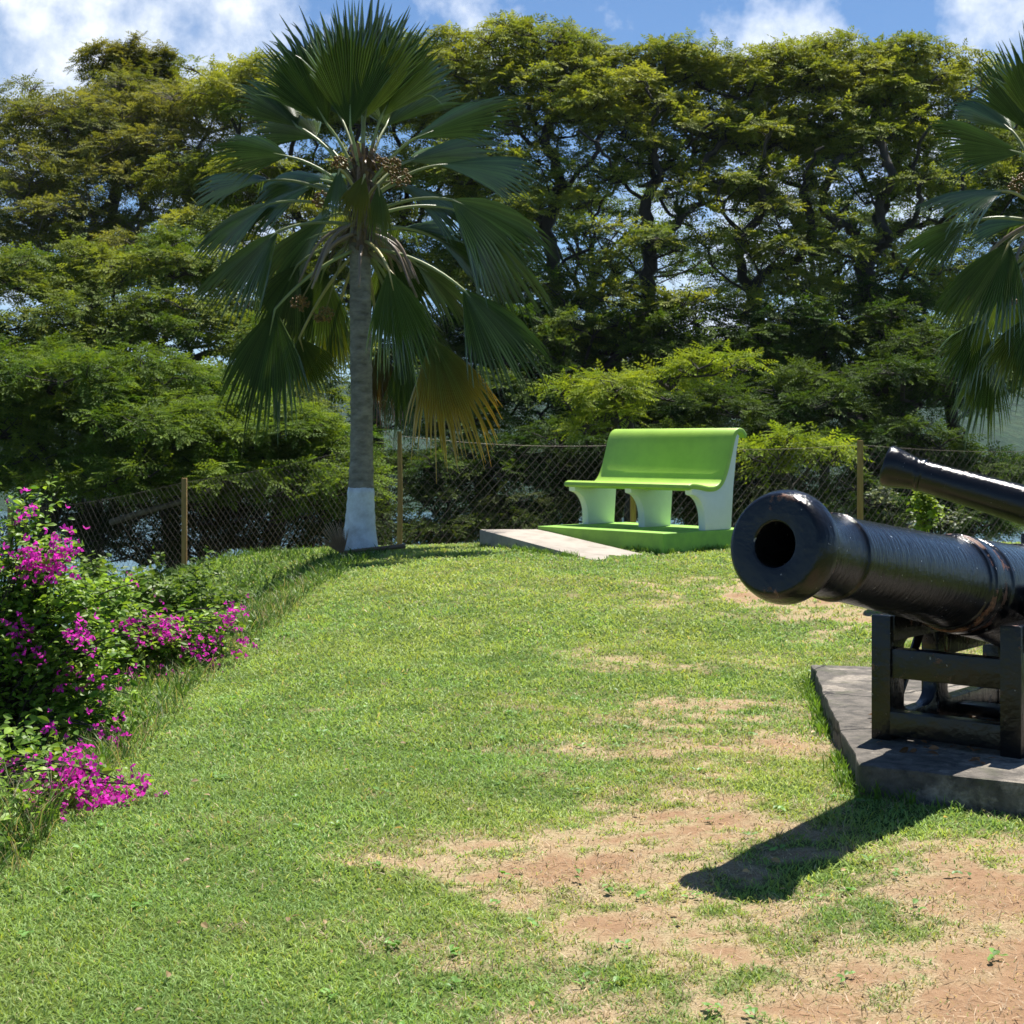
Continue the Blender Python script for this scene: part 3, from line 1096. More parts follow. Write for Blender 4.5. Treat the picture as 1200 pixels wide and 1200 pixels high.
def tree(name, label, cat, base_px, D, fork_px, regions, cols, seed, rtrunk=.22, spray=None, dens=150, bark=None, twigs=5, flat=.38, group=None, extra=None, leaf_scale=1.0, pw=.30, limbs=()):
    """regions: (cx, cy, rx, ry, D, depth half-range, number of pads, pad radius) in photograph pixels and metres"""
    r = np.random.default_rng(seed)
    tmpl = spray if spray is not None else SPRAY_FAR
    bx = (base_px - 600) / F * D
    base = np.array([bx, D, float(gz(bx, D)) - .3])
    fork = P(*fork_px)
    pads, rad = [], []
    for (cx, cy, rx, ry, d, dr, n, pr) in regions:
        got = 0
        tries = 0
        while got < n and tries < n * 30:
            tries += 1
            u = unit(r.normal(0, 1, 3)) * r.uniform(0, 1) ** (1 / 2.4)
            dd = d + u[1] * dr
            p = P(cx + u[0] * rx, cy + u[2] * ry, dd)
            q = pr * r.uniform(.7, 1.25)
            if pads:
                A = np.array(pads) - p
                A[:, 2] *= 1.9
                if np.min(np.linalg.norm(A, axis=1)) < pr * .72:
                    continue
            pads.append(p)
            rad.append(q)
            got += 1
    pads, rad = np.array(pads), np.array(rad)
    root = thing(name, label, cat, loc=base, group=group)
    nodes, chains, cnt = grow(r, base, fork, pads - np.array([0, 0, .12]), .35, pw, [np.array([P(px, py, fork_px[2] + .5 * math.sin(px * .05 + i)) for px, py in lb]) for i, lb in enumerate(limbs)])
    mb = MB()
    tot = max(1, cnt.max())
    rr = np.maximum(.62 * rtrunk * (cnt / tot) ** .47, .014)
    for ci, ch in enumerate(chains):
        pts = nodes[ch] - base
        ra = rr[ch].copy()
        if ci == 0:
            ra *= np.linspace(1.35, 1.0, len(ch))
        else:
            ra[0] = min(ra[0], ra[1] * 1.25)
        mb.tube(pts, ra, 8 if ra[0] > .07 else 5, caps=False)
    # twigs
    for p, q in zip(pads, rad):
        for _ in range(twigs):
            d = rnd_dirs(r, 1, -.2, .5)[0]
            e = p + d * np.array([q, q, q * .7]) * r.uniform(.6, 1.05)
            mid = (p - (0, 0, .12)) * .5 + e * .5 + r.normal(0, .05, 3)
            mb.tube(np.array([p - (0, 0, .12), mid, e]) - base, [.013, .009, .005], 4, caps=False)
    mb.build('trunk', bark or M_bark, root, smooth=True)
    # foliage
    mb = MB()
    ca, cb = np.array(cols[0]), np.array(cols[1])
    for p, q in zip(pads, rad):
        n = max(12, int(1.6 * dens * q * q / .49 * r.uniform(.75, 1.2)))
        # clumps over a domed shell, drooping at the rim
        kcl = max(5, int(9 * q / .6))
        az = r.uniform(0, 2 * math.pi, kcl)
        rho = np.sqrt(r.uniform(0.02, 1, kcl))
        w = r.integers(0, kcl, n)
        xy = np.stack([np.cos(az) * rho, np.sin(az) * rho], 1)[w] + r.normal(0, .20, (n, 2))
        r2 = (xy ** 2).sum(1)
        lz = flat * (1.0 - r2 * 1.1) - .25 * flat + (r.normal(0, .16, kcl))[w] * flat + r.normal(0, .10, n) * flat
        loc = np.stack([xy[:, 0], xy[:, 1], np.maximum(lz, -flat * .8)], 1) * q
        dirs = unit(np.stack([xy[:, 0], xy[:, 1], .28 - .40 * np.sqrt(r2)], 1) + rnd_dirs(r, n, -.5, .5) * .8)
        ups = unit(np.stack([xy[:, 0] * .6, xy[:, 1] * .6, np.ones(n)], 1) + r.normal(0, .40, (n, 3)))
        f = np.clip(r.normal(.5, .28) + r.normal(0, .18, n), 0, 1)[:, None]
        col = (ca * (1 - f) + cb * f) * r.uniform(.8, 1.2, (n, 1))
        scatter(mb, tmpl, p + loc - base, dirs, ups, r.uniform(.7, 1.2, n) * leaf_scale, col)
    mb.build('crown', M_leaf, root)
    if extra:
        extra(root, base, r)
    return root


SPRAY_FAR = spray_template(.27, 4, .092, .042)
SPRAY_MID = spray_template(.25, 5, .070, .030)
SPRAY_NEAR = spray_template(.26, 5, .068, .030)
TG = 'big spreading trees behind the fence'

OL = ((.105, .138, .028), (.230, .240, .052))
GO = ((.115, .170, .026), (.275, .305, .045))
MG = ((.066, .122, .018), (.180, .225, .032))
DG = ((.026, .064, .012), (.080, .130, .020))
MG2 = ((.045, .095, .014), (.120, .175, .024))
FG = ((.060, .122, .016), (.150, .220, .028))
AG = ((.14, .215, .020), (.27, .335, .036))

tree('rain_tree', 'tall olive brown tree with bare grey twigs at the far left', 'tree', 120, 34, (110, 380, 34),
     [(130, 135, 215, 45, 35.5, 1.6, 74, .62), (120, 195, 210, 40, 34.2, 1.5, 58, .6), (50, 255, 130, 45, 33, 1.5, 26, .56), (260, 240, 110, 45, 33, 1.5, 24, .56), (120, 310, 160, 36, 31.8, 1.4, 30, .54), (110, 265, 150, 26, 34, 1.2, 22, .56), (40, 200, 90, 40, 36, 1.2, 16, .56)], OL, 1, .30, dens=85, bark=M_greybark, twigs=9, group=TG)
tree('round_tree', 'small dense yellow green treetop poking above the left canopy', 'tree', 160, 38, (155, 130, 38),
     [(153, 80, 46, 30, 38, 1.0, 26, .42), (180, 110, 50, 25, 38, 1.0, 14, .42)], ((.10, .12, .012), (.19, .19, .02)), 2, .2, dens=230, flat=.6, group=TG)
tree('rain_tree', 'spreading green tree directly behind the painted palm', 'tree', 400, 32, (410, 330, 32),
     [(290, 95, 70, 34, 33.6, 1.3, 16, .56), (500, 70, 70, 34, 33.2, 1.3, 14, .54), (400, 120, 190, 50, 33, 1.6, 60, .62), (350, 200, 160, 40, 31.8, 1.5, 30, .6), (350, 280, 150, 40, 30.6, 1.4, 26, .56), (520, 200, 90, 50, 31.6, 1.5, 24, .56), (520, 300, 90, 50, 30.4, 1.4, 22, .54), (350, 350, 150, 40, 29.6, 1.4, 24, .54), (470, 240, 60, 40, 32.5, 1.2, 14, .52)], GO, 3, .26, dens=105, group=TG)
tree('rain_tree', 'tall umbrella tree just right of the palm, the highest of the right hand canopy', 'tree', 655, 30, (650, 400, 30),
     [(612, 34, 40, 12, 32, .8, 8, .36), (690, 66, 40, 10, 31.6, .8, 6, .32), (600, 62, 106, 36, 31.8, 1.3, 36, .50), (665, 118, 123, 42, 31, 1.3, 44, .50), (590, 178, 90, 42, 30.4, 1.2, 24, .48), (650, 240, 90, 30, 29.6, 1.1, 13, .40), (600, 330, 70, 40, 29, 1, 12, .42)], GO, 4, .24, dens=105, group=TG, bark=M_bark,
     limbs=[[(652, 330), (640, 270), (655, 215), (640, 165), (650, 110)], [(640, 265), (605, 225), (575, 190), (560, 150)], [(650, 225), (690, 190), (705, 150), (735, 115)], [(648, 320), (690, 285), (700, 245), (725, 215)]])
tree('rain_tree', 'umbrella tree with black twisting limbs above the left end of the bench', 'tree', 758, 29.5, (756, 400, 29.5),
     [(785, 60, 40, 10, 31.6, .8, 7, .34), (755, 272, 110, 40, 29.2, 1.4, 14, .34), (705, 290, 40, 40, 29, 1, 6, .34), (750, 92, 112, 34, 31.4, 1.3, 34, .50), (800, 148, 118, 38, 30.7, 1.3, 38, .48), (735, 196, 90, 26, 30.1, 1.1, 15, .42), (830, 226, 80, 24, 29.6, 1.1, 11, .40), (700, 340, 60, 22, 28.7, 1, 6, .38), (800, 352, 60, 22, 28.5, 1, 7, .38)], GO, 19, .25, dens=105, group=TG, bark=M_bark,
     limbs=[[(760, 335), (762, 285), (757, 240), (775, 205), (800, 175), (835, 145)], [(760, 250), (735, 215), (705, 180), (680, 150)], [(775, 205), (760, 165), (770, 125), (755, 95)], [(765, 295), (795, 255), (820, 235), (822, 195), (850, 165)], [(758, 320), (720, 300), (690, 310), (665, 290)], [(790, 262), (775, 232), (800, 215)]])
tree('rain_tree', 'umbrella tree above the right end of the bench with light green upper layers', 'tree', 885, 29.5, (885, 400, 29.5),
     [(925, 60, 34, 8, 31.6, .8, 5, .32), (900, 280, 100, 50, 29.2, 1.4, 15, .34), (890, 88, 106, 34, 31.4, 1.3, 34, .50), (915, 148, 106, 38, 30.7, 1.3, 36, .48), (875, 216, 95, 26, 29.8, 1.1, 18, .42), (890, 284, 80, 22, 29.2, 1.1, 10, .40), (850, 360, 70, 24, 28.5, 1, 9, .40)], GO, 20, .24, dens=105, group=TG, bark=M_bark,
     limbs=[[(886, 345), (900, 318), (940, 300), (948, 255), (940, 215), (960, 170)], [(888, 350), (868, 315), (870, 275), (845, 240), (850, 200)], [(940, 300), (975, 280), (985, 250), (1010, 225)], [(870, 280), (895, 245), (890, 200), (905, 150)]])
tree('rain_tree', 'umbrella tree with a forked black trunk above the slimmer cannon', 'tree', 1030, 29.5, (1022, 400, 29.5),
     [(1055, 58, 46, 9, 31.6, .8, 8, .34), (1030, 280, 90, 50, 29.2, 1.4, 13, .34), (1100, 320, 60, 40, 29, 1, 9, .36), (985, 80, 112, 32, 31.4, 1.3, 36, .50), (1065, 92, 106, 36, 31.2, 1.3, 34, .50), (1020, 152, 123, 40, 30.7, 1.3, 42, .48), (1065, 214, 105, 30, 30, 1.1, 22, .44), (960, 234, 70, 20, 29.7, 1, 8, .38), (950, 330, 50, 18, 28.9, 1, 5, .36)], GO, 5, .33, dens=105, group=TG, bark=M_bark,
     limbs=[[(1016, 345), (1014, 305), (1040, 280), (1068, 262), (1078, 235), (1070, 195), (1090, 150)], [(1015, 312), (1000, 275), (975, 255), (965, 225), (985, 185)], [(1040, 280), (1030, 245), (1045, 210), (1030, 165)], [(1095, 350), (1072, 325), (1045, 300)], [(1068, 262), (1100, 262), (1125, 240), (1130, 200)]])
tree('rain_tree', 'pale green tree glimpsed through the dark limbs between the palm and the bench', 'tree', 690, 37, (690, 360, 37),
     [(640, 265, 110, 50, 37, 1.5, 22, .52), (720, 240, 120, 40, 37.5, 1.5, 16, .5), (780, 300, 110, 40, 36.5, 1.5, 20, .5), (690, 330, 120, 30, 36, 1.3, 18, .5)], MG2, 24, .2, dens=80, group=TG, bark=M_bark, pw=.8)
tree('rain_tree', 'pale green tree glimpsed through the dark limbs above the cannons', 'tree', 960, 37, (960, 370, 37),
     [(900, 255, 110, 40, 37.3, 1.5, 16, .5), (980, 300, 120, 50, 36.6, 1.5, 22, .52), (1080, 280, 90, 60, 37, 1.5, 20, .52), (900, 335, 110, 30, 36, 1.3, 16, .5), (1060, 350, 100, 30, 36, 1.3, 14, .5)], MG2, 25, .2, dens=80, group=TG, bark=M_bark, pw=.8)
tree('rain_tree', 'broad green tree at the right edge behind the second palm', 'tree', 1190, 34, (1190, 330, 34),
     [(1180, 190, 110, 75, 34, 2.0, 40, .66), (1200, 320, 100, 70, 32.5, 1.6, 28, .62)], MG, 6, .3, dens=110, group=TG)
tree('rain_tree', 'middle green tree filling the gap below the olive canopy at left', 'tree', 170, 27, (180, 470, 27),
     [(190, 310, 140, 34, 28.2, 1.3, 26, .52), (190, 375, 150, 36, 26.8, 1.3, 34, .52), (40, 330, 110, 36, 28, 1.3, 20, .52), (40, 395, 110, 34, 26.8, 1.3, 22, .5), (340, 410, 90, 44, 26.4, 1.3, 22, .5), (300, 460, 110, 30, 25.2, 1.2, 18, .46)], MG, 7, .24, dens=120, group=TG)


def bare_branch(root, base, r):
    mb = MB()
    pts = catmull([P(130, 612, 20.6), P(175, 598, 20.3), P(225, 584, 20.1), P(255, 568, 20), P(285, 553, 20.2)], 6)
    mb.tube(pts - base, np.linspace(.045, .02, len(pts)), 8)
    mb.build('bare_limb', M_greybark, root, smooth=True)


tree('spreading_tree', 'low bright green feathery tree leaning over the fence at left', 'tree', 60, 22.5, (70, 560, 22.5),
     [(90, 450, 150, 48, 22.5, 1.8, 42, .52), (200, 500, 150, 45, 21.5, 1.6, 40, .50), (20, 520, 120, 60, 22, 1.5, 26, .5), (130, 555, 130, 30, 20.8, 1, 20, .42)], FG, 8, .24, SPRAY_MID, 190, group=TG, extra=bare_branch)
tree('spreading_tree', 'feathery green tree with drooping layers left of the palm trunk', 'tree', 330, 22, (330, 590, 22),
     [(330, 520, 105, 42, 21.5, 1.5, 34, .46), (250, 560, 90, 26, 20.6, 1.0, 16, .4), (370, 570, 60, 32, 20.3, .8, 14, .36), (270, 470, 80, 34, 23, 1.2, 16, .48)], FG, 9, .2, SPRAY_MID, 190, group=TG)
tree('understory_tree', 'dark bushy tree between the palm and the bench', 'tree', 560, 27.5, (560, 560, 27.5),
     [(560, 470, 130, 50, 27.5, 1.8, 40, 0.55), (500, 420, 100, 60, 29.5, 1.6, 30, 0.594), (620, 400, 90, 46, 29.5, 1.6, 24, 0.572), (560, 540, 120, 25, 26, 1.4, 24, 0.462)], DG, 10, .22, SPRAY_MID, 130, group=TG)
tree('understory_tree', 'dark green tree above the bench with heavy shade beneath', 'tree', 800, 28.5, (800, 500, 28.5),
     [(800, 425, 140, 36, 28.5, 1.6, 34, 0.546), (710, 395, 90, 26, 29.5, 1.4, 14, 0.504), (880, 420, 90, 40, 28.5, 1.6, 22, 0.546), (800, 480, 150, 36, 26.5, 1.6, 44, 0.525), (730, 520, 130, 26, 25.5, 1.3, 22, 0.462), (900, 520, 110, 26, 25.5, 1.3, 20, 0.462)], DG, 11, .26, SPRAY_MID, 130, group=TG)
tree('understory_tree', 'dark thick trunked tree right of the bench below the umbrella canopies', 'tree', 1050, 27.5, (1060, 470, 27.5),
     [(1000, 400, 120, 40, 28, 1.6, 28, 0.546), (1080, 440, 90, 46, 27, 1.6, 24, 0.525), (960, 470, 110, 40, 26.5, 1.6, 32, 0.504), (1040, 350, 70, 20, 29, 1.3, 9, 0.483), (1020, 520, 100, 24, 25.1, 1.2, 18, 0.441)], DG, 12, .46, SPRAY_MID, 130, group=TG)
tree('understory_tree', 'dark leafy tree filling in under the umbrella canopies between palm and bench', 'tree', 690, 28, (690, 470, 28),
     [(650, 400, 90, 40, 28, 1.3, 20, .46), (740, 385, 110, 34, 28.2, 1.2, 22, .44), (850, 400, 100, 36, 28, 1.2, 20, .44), (640, 345, 50, 24, 28.4, 1, 4, .4)], MG2, 21, .2, dens=110, group=TG)
tree('understory_tree', 'dark leafy tree under the umbrella canopies at the right near the second palm', 'tree', 1120, 28, (1110, 460, 28),
     [(960, 375, 80, 30, 28.2, 1.2, 10, .42), (1090, 385, 100, 40, 28, 1.3, 20, .46), (1140, 440, 70, 40, 27.4, 1.2, 18, .46), (930, 420, 70, 30, 27.8, 1, 10, .42)], MG2, 22, .2, dens=110, group=TG)
tree('flamboyant_sapling', 'young tree with sunlit lime green sprays just left of and above the bench', 'tree', 740, 22, (745, 520, 22),
     [(690, 455, 80, 18, 22, .9, 13, .30), (830, 426, 52, 9, 22, .6, 9, .28), (690, 492, 60, 12, 21.5, .7, 6, .26), (765, 440, 50, 10, 22, .7, 6, .28)], AG, 13, .12, SPRAY_MID, 170, twigs=4, group=TG)
tree('flamboyant_sapling', 'low lime green sprays reaching over the fence right of the bench', 'tree', 930, 19, (925, 575, 19),
     [(905, 522, 38, 12, 18.8, .5, 10, .22), (960, 530, 36, 9, 18.8, .5, 8, .20), (925, 545, 40, 8, 18.7, .4, 4, .18)], AG, 14, .06, SPRAY_NEAR, 170, twigs=4, group=TG)
tree('hedge_tree', 'low dark shrubby tree behind the fence at the far right', 'tree', 1130, 26, (1130, 600, 26),
     [(1090, 555, 95, 36, 26, 1.3, 34, 0.488), (1170, 575, 70, 36, 25.5, 1.2, 26, 0.464), (1020, 585, 80, 34, 25, 1.2, 24, 0.415), (1130, 605, 90, 20, 24.5, 0.9, 20, 0.366)], DG, 15, .14, SPRAY_MID, 130, group=TG)
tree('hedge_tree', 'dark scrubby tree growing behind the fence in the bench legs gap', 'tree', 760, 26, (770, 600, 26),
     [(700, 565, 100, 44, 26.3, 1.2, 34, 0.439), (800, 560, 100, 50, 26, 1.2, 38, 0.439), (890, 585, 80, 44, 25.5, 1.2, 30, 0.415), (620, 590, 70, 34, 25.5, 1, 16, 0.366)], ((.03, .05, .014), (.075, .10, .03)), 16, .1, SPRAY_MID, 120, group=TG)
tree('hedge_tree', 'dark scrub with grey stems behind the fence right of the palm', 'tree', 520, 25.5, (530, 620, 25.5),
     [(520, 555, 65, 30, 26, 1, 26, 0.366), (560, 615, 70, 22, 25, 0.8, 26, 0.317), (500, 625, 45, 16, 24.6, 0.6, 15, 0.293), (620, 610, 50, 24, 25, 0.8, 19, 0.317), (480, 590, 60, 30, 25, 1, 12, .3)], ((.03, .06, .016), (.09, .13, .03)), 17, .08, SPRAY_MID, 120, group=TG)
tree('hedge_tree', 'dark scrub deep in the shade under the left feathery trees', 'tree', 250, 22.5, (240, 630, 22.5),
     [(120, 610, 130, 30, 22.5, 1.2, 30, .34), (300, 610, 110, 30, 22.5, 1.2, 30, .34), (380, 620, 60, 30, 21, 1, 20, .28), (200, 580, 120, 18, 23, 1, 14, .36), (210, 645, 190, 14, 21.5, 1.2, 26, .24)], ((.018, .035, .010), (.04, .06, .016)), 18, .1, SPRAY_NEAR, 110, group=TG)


# epiphytes on the limbs
def bromeliad(px, py, D, label, seed, size=.55):
    r = np.random.default_rng(seed)
    c = P(px, py, D)
    mb = MB()
    for i in range(34):
        d = rnd_dirs(r, 1, .15, 1.35)[0]
        L = size * r.uniform(.6, 1.1)
        s = unit(np.cross(d, (0, 0, 1)))
        pts = [np.zeros(3), d * L * .5, d * L * .85 - np.array([0, 0, .10 * L]), d * L * 1.05 - np.array([0, 0, .28 * L])]
        w = [.022, .026, .018, .002]
        v = np.concatenate([[p - s * x, p + s * x] for p, x in zip(pts, w)])
        mb.add(v, quads=[[0, 1, 3, 2], [2, 3, 5, 4], [4, 5, 7, 6]], col=np.array([.06, .10, .02]) * r.uniform(.6, 1.3))
    o = mb.build('bromeliad', M_bleaf)
    o.location = c
    tag(o, label, 'bromeliad', 'air plants growing on the tree limbs')


bromeliad(735, 213, 29.5, 'spiky air plant rosette on the dark limbs right of the palm', 31)
bromeliad(795, 254, 29.03, 'spiky air plant beside the trunk of the umbrella tree above the bench', 32, .5)
bromeliad(1000, 274, 29.83, 'spiky air plant on the left fork of the black trunk above the slimmer cannon', 33, .5)


# ------------------------------------------------------------------ palms
def frond_mesh(hast, tip, nh, spread, base, r, nseg=46, cup=.25, droop=.10, tint=None, split=.64, foldback=0):
    y = tip - hast
    L = float(np.linalg.norm(y))
    y = y / L
    nh = np.array(nh, float)
    n = unit(nh - np.dot(nh, y) * y)
    x = np.cross(y, n)
    spread = min(spread * 1.0, 1.2)
    th = np.linspace(-spread, spread, nseg)
    dth = th[1] - th[0]
    st = np.array([.03, .2, .42, split, .77, .89, 1.0])
    und = r.uniform(0, 6.28)
    L = L * 1.10
    allv, allq, allc = [], [], []
    k = len(st)
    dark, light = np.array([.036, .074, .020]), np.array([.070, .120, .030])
    for i, t in enumerate(th):
        a = abs(t) / spread
        Ls = L * (1 - .30 * a ** 1.6) * r.uniform(.93, 1.05)
        costa = .32 * L * (1 - a) ** 1.3              # segments leave the midrib further out near the middle
        tipdrop = r.uniform(.2, 1.1) if r.uniform() > .08 else r.uniform(1.5, 3)
        bright = r.uniform(.75, 1.35)
        jit = r.normal(0, .02)
        for j, s in enumerate(st):
            rr = Ls * s
            t2 = t * (1 - .12 * s) + (jit * s if s > split else 0)
            hw = rr * dth * .54 if s <= split + .01 else Ls * split * dth * .54 * (1 - ((s - split) / (1 - split)) ** 1.3) + .0012
            c = np.array([math.sin(t2), math.cos(t2)])
            pv = np.array([math.cos(t2), -math.sin(t2)])
            amp = min(.034, hw * .9)
            for e, up in ((-1, -1), (0, 1), (1, -1)):
                q = c * rr + pv * hw * e
                z = amp * up + .035 * L * s * math.sin(t * 5 + und) - 1.0 * cup * abs(q[0]) * (.35 + .65 * s) - .05 * L * s * s
                w = hast + x * q[0] + y * q[1] + n * z
                w = w - np.array([0, 0, 1.0]) * (droop * L * s ** 2.4 + (tipdrop * .10 * L * max(0, (s - split) / (1 - split)) ** 2))
                allv.append(w - base)
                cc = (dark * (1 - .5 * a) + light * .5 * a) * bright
                cc = cc * (np.array([2.5, 2.1, 1.9]) if up > 0 else .62)  # paler ribs, plus lit and shaded pleat contrast put into the colour
                if tint is not None:
                    f = tint[1] * max(0, (s - tint[2]) / (1 - tint[2])) + tint[3]
                    cc = cc * (1 - f) + np.array(tint[0]) * f
                allc.append(cc)
        b = i * k * 3
        for j in range(k - 1):
            for e in (0, 1):
                allq.append([b + j * 3 + e, b + j * 3 + e + 1, b + (j + 1) * 3 + e + 1, b + (j + 1) * 3 + e])
    return np.array(allv), np.array(allq), np.array(allc)


GOLD = ((.54, .34, .04), 1.0, .30, .06)
YEL = ((.20, .22, .02), .6, .2, .15)


def palm(name, label, base_px, base_py, D, top_px, trunk_r, core, fronds, seed, paint_h, ndead=12, fruits=()):
    r = np.random.default_rng(seed)
    base = P(base_px, base_py, D)
    base[2] = float(gz(base[0], base[1])) - .02
    root = thing(name, label, 'palm tree', loc=base)
    top = P(*top_px, D)
    k = 60
    t = np.linspace(0, 1, k)
    path = base + (top - base) * t[:, None]
    path[:, 0] += .015 * np.sin(t * 5)
    hgt = top[2] - base[2]
    zz = t * hgt
    rad = trunk_r * (.82 + .22 * np.exp(-zz / 1.0) + .62 * np.exp(-zz / .30)) + r.uniform(.0, .009, k) * (np.arange(k) % 2) * (zz > .3)
    mb = MB()
    mb.tube(path - base, rad, 20)
    mb.build('trunk', M_palmtrunk, root, smooth=True)
    m = int(np.searchsorted(zz, paint_h))
    mb = MB()
    pp = path[:m + 1].copy()
    rr = rad[:m + 1] + .004
    mb.tube(pp - base, rr, 28)
    v = mb.v[0]
    n0 = m * 28
    v[n0:n0 + 28, 2] += r.normal(0, .004, 28)
    mb.build('painted_base', M_whitewash, root, smooth=True)
    for (hx, hy, dh, tx, ty, dt, nh, sp, cup, dr, tint) in fronds:
        hast, tip = P(hx, hy, D + dh), P(tx, ty, D + dt)
        L = np.linalg.norm(tip - hast)
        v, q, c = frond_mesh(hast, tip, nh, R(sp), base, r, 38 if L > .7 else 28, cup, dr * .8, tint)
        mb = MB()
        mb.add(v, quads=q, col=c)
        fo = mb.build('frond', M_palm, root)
        cy = np.clip(core[1] + (hy - core[1]) * .38, core[1] - 75, core[1] + 30)
        o = P(core[0] + np.clip((hx - core[0]) * .06, -10, 10), cy, D + .05 * np.sign(dh))
        d = hast - o
        ctrl = o + d * .55 + np.array([0, 0, 1]) * np.linalg.norm(d) * .16
        tt = np.linspace(0, 1, 10)[:, None]
        pth = (1 - tt) ** 2 * o + 2 * tt * (1 - tt) * ctrl + tt ** 2 * hast
        ydir = unit(tip - hast)
        pth = np.vstack([pth, hast + ydir * L * .22 - np.array([0, 0, 1]) * .02 * L])
        mb = MB()
        w = np.concatenate([np.linspace(.020, .0125, 10), [.003]])
        pc = np.array([.26, .30, .12]) if tint is None else np.array([.42, .36, .13])
        mb.tube(pth - base, w, 7, col=pc * r.uniform(.75, 1.15))
        mb.build('stalk', M_stalk, fo, smooth=True)
    # spent leaf stalks hanging round the neck
    mbs = []
    for i in range(ndead):
        a = r.uniform(0, 2 * math.pi)
        o = P(core[0], core[1] + r.uniform(5, 35), D)
        dv = np.array([math.cos(a), math.sin(a), 0])
        L = r.uniform(.4, 1.15)
        pth = np.array([o, o + dv * .16 + (0, 0, .03), o + dv * (.25 + .22 * L) - (0, 0, .18 * L), o + dv * (.30 + .38 * L) - (0, 0, .62 * L)])
        pth = catmull(pth, 5)
        mb = MB()
        mb.tube(pth - base, np.linspace(.026, .011, len(pth)), 6, col=np.array([.24, .18, .13]) * r.uniform(.6, 1.3))
        mb.build('dead_stalk', M_stalk, root, smooth=True)
    # fibre round the crown shaft
    mb = MB()
    for i in range(420):
        a = r.uniform(0, 2 * math.pi)
        o = P(core[0], core[1] + r.uniform(-75, 42), D)
        dv = np.array([math.cos(a), math.sin(a), 0])
        L = r.uniform(.10, .30)
        w = np.array([-dv[1], dv[0], 0]) * r.uniform(.008, .022)
        p0 = o + dv * .085
        p1_ = p0 + dv * .05 + np.array([0, 0, L * r.uniform(.2, 1)])
        p2_ = p1_ + dv * .05 - np.array([0, 0, L * r.uniform(0, .7)])
        mb.add(np.array([p0 - w, p0 + w, p1_ + w, p1_ - w, p2_]) - base, quads=[[0, 1, 2, 3]], tris=[[3, 2, 4]], col=np.array([.17, .11, .065]) * r.uniform(.5, 1.5))
    mb.tube(np.array([P(core[0], core[1] + 40, D), P(core[0], core[1], D), P(core[0], core[1] - 80, D)]) - base, [.105, .11, .07], 12, col=(.15, .11, .075))
    mb.build('fibre_sheath', M_stalk, root)
    for (fx, fy, dd, fr) in fruits:
        c = P(fx, fy, D + dd)
        mb = MB()
        bm = bmesh.new(); bmesh.ops.create_icosphere(bm, subdivisions=1, radius=1)
        sv = np.array([q.co[:] for q in bm.verts]); sf = np.array([[q.index for q in f.verts] for f in bm.faces]); bm.free()
        for i in range(70):
            p = c + unit(r.normal(0, 1, 3)) * fr * r.uniform(.3, 1) ** .5 * np.array([1, 1, .85])
            mb.add(p - base + sv * .014, tris=sf, col=np.array([.20, .115, .022]) * r.uniform(.5, 1.4))
        o = P(core[0], core[1] - 20, D)
        mb.tube(np.array([o, (o + c) / 2 + (0, 0, .08), c]) - base, [.012, .010, .006], 6, col=(.22, .2, .08))
        mb.build('fruit_cluster', M_stalk, root, smooth=True)
    return root


def Z2(zx, zy):
    return 200 + zx / 2.2222, zy / 2.2222


def fz(h, dh, t, dt, nh, sp=62, cup=.2, dr=.08, tint=None):
    return (*Z2(*h), dh, *Z2(*t), dt, nh, sp, cup, dr, tint)


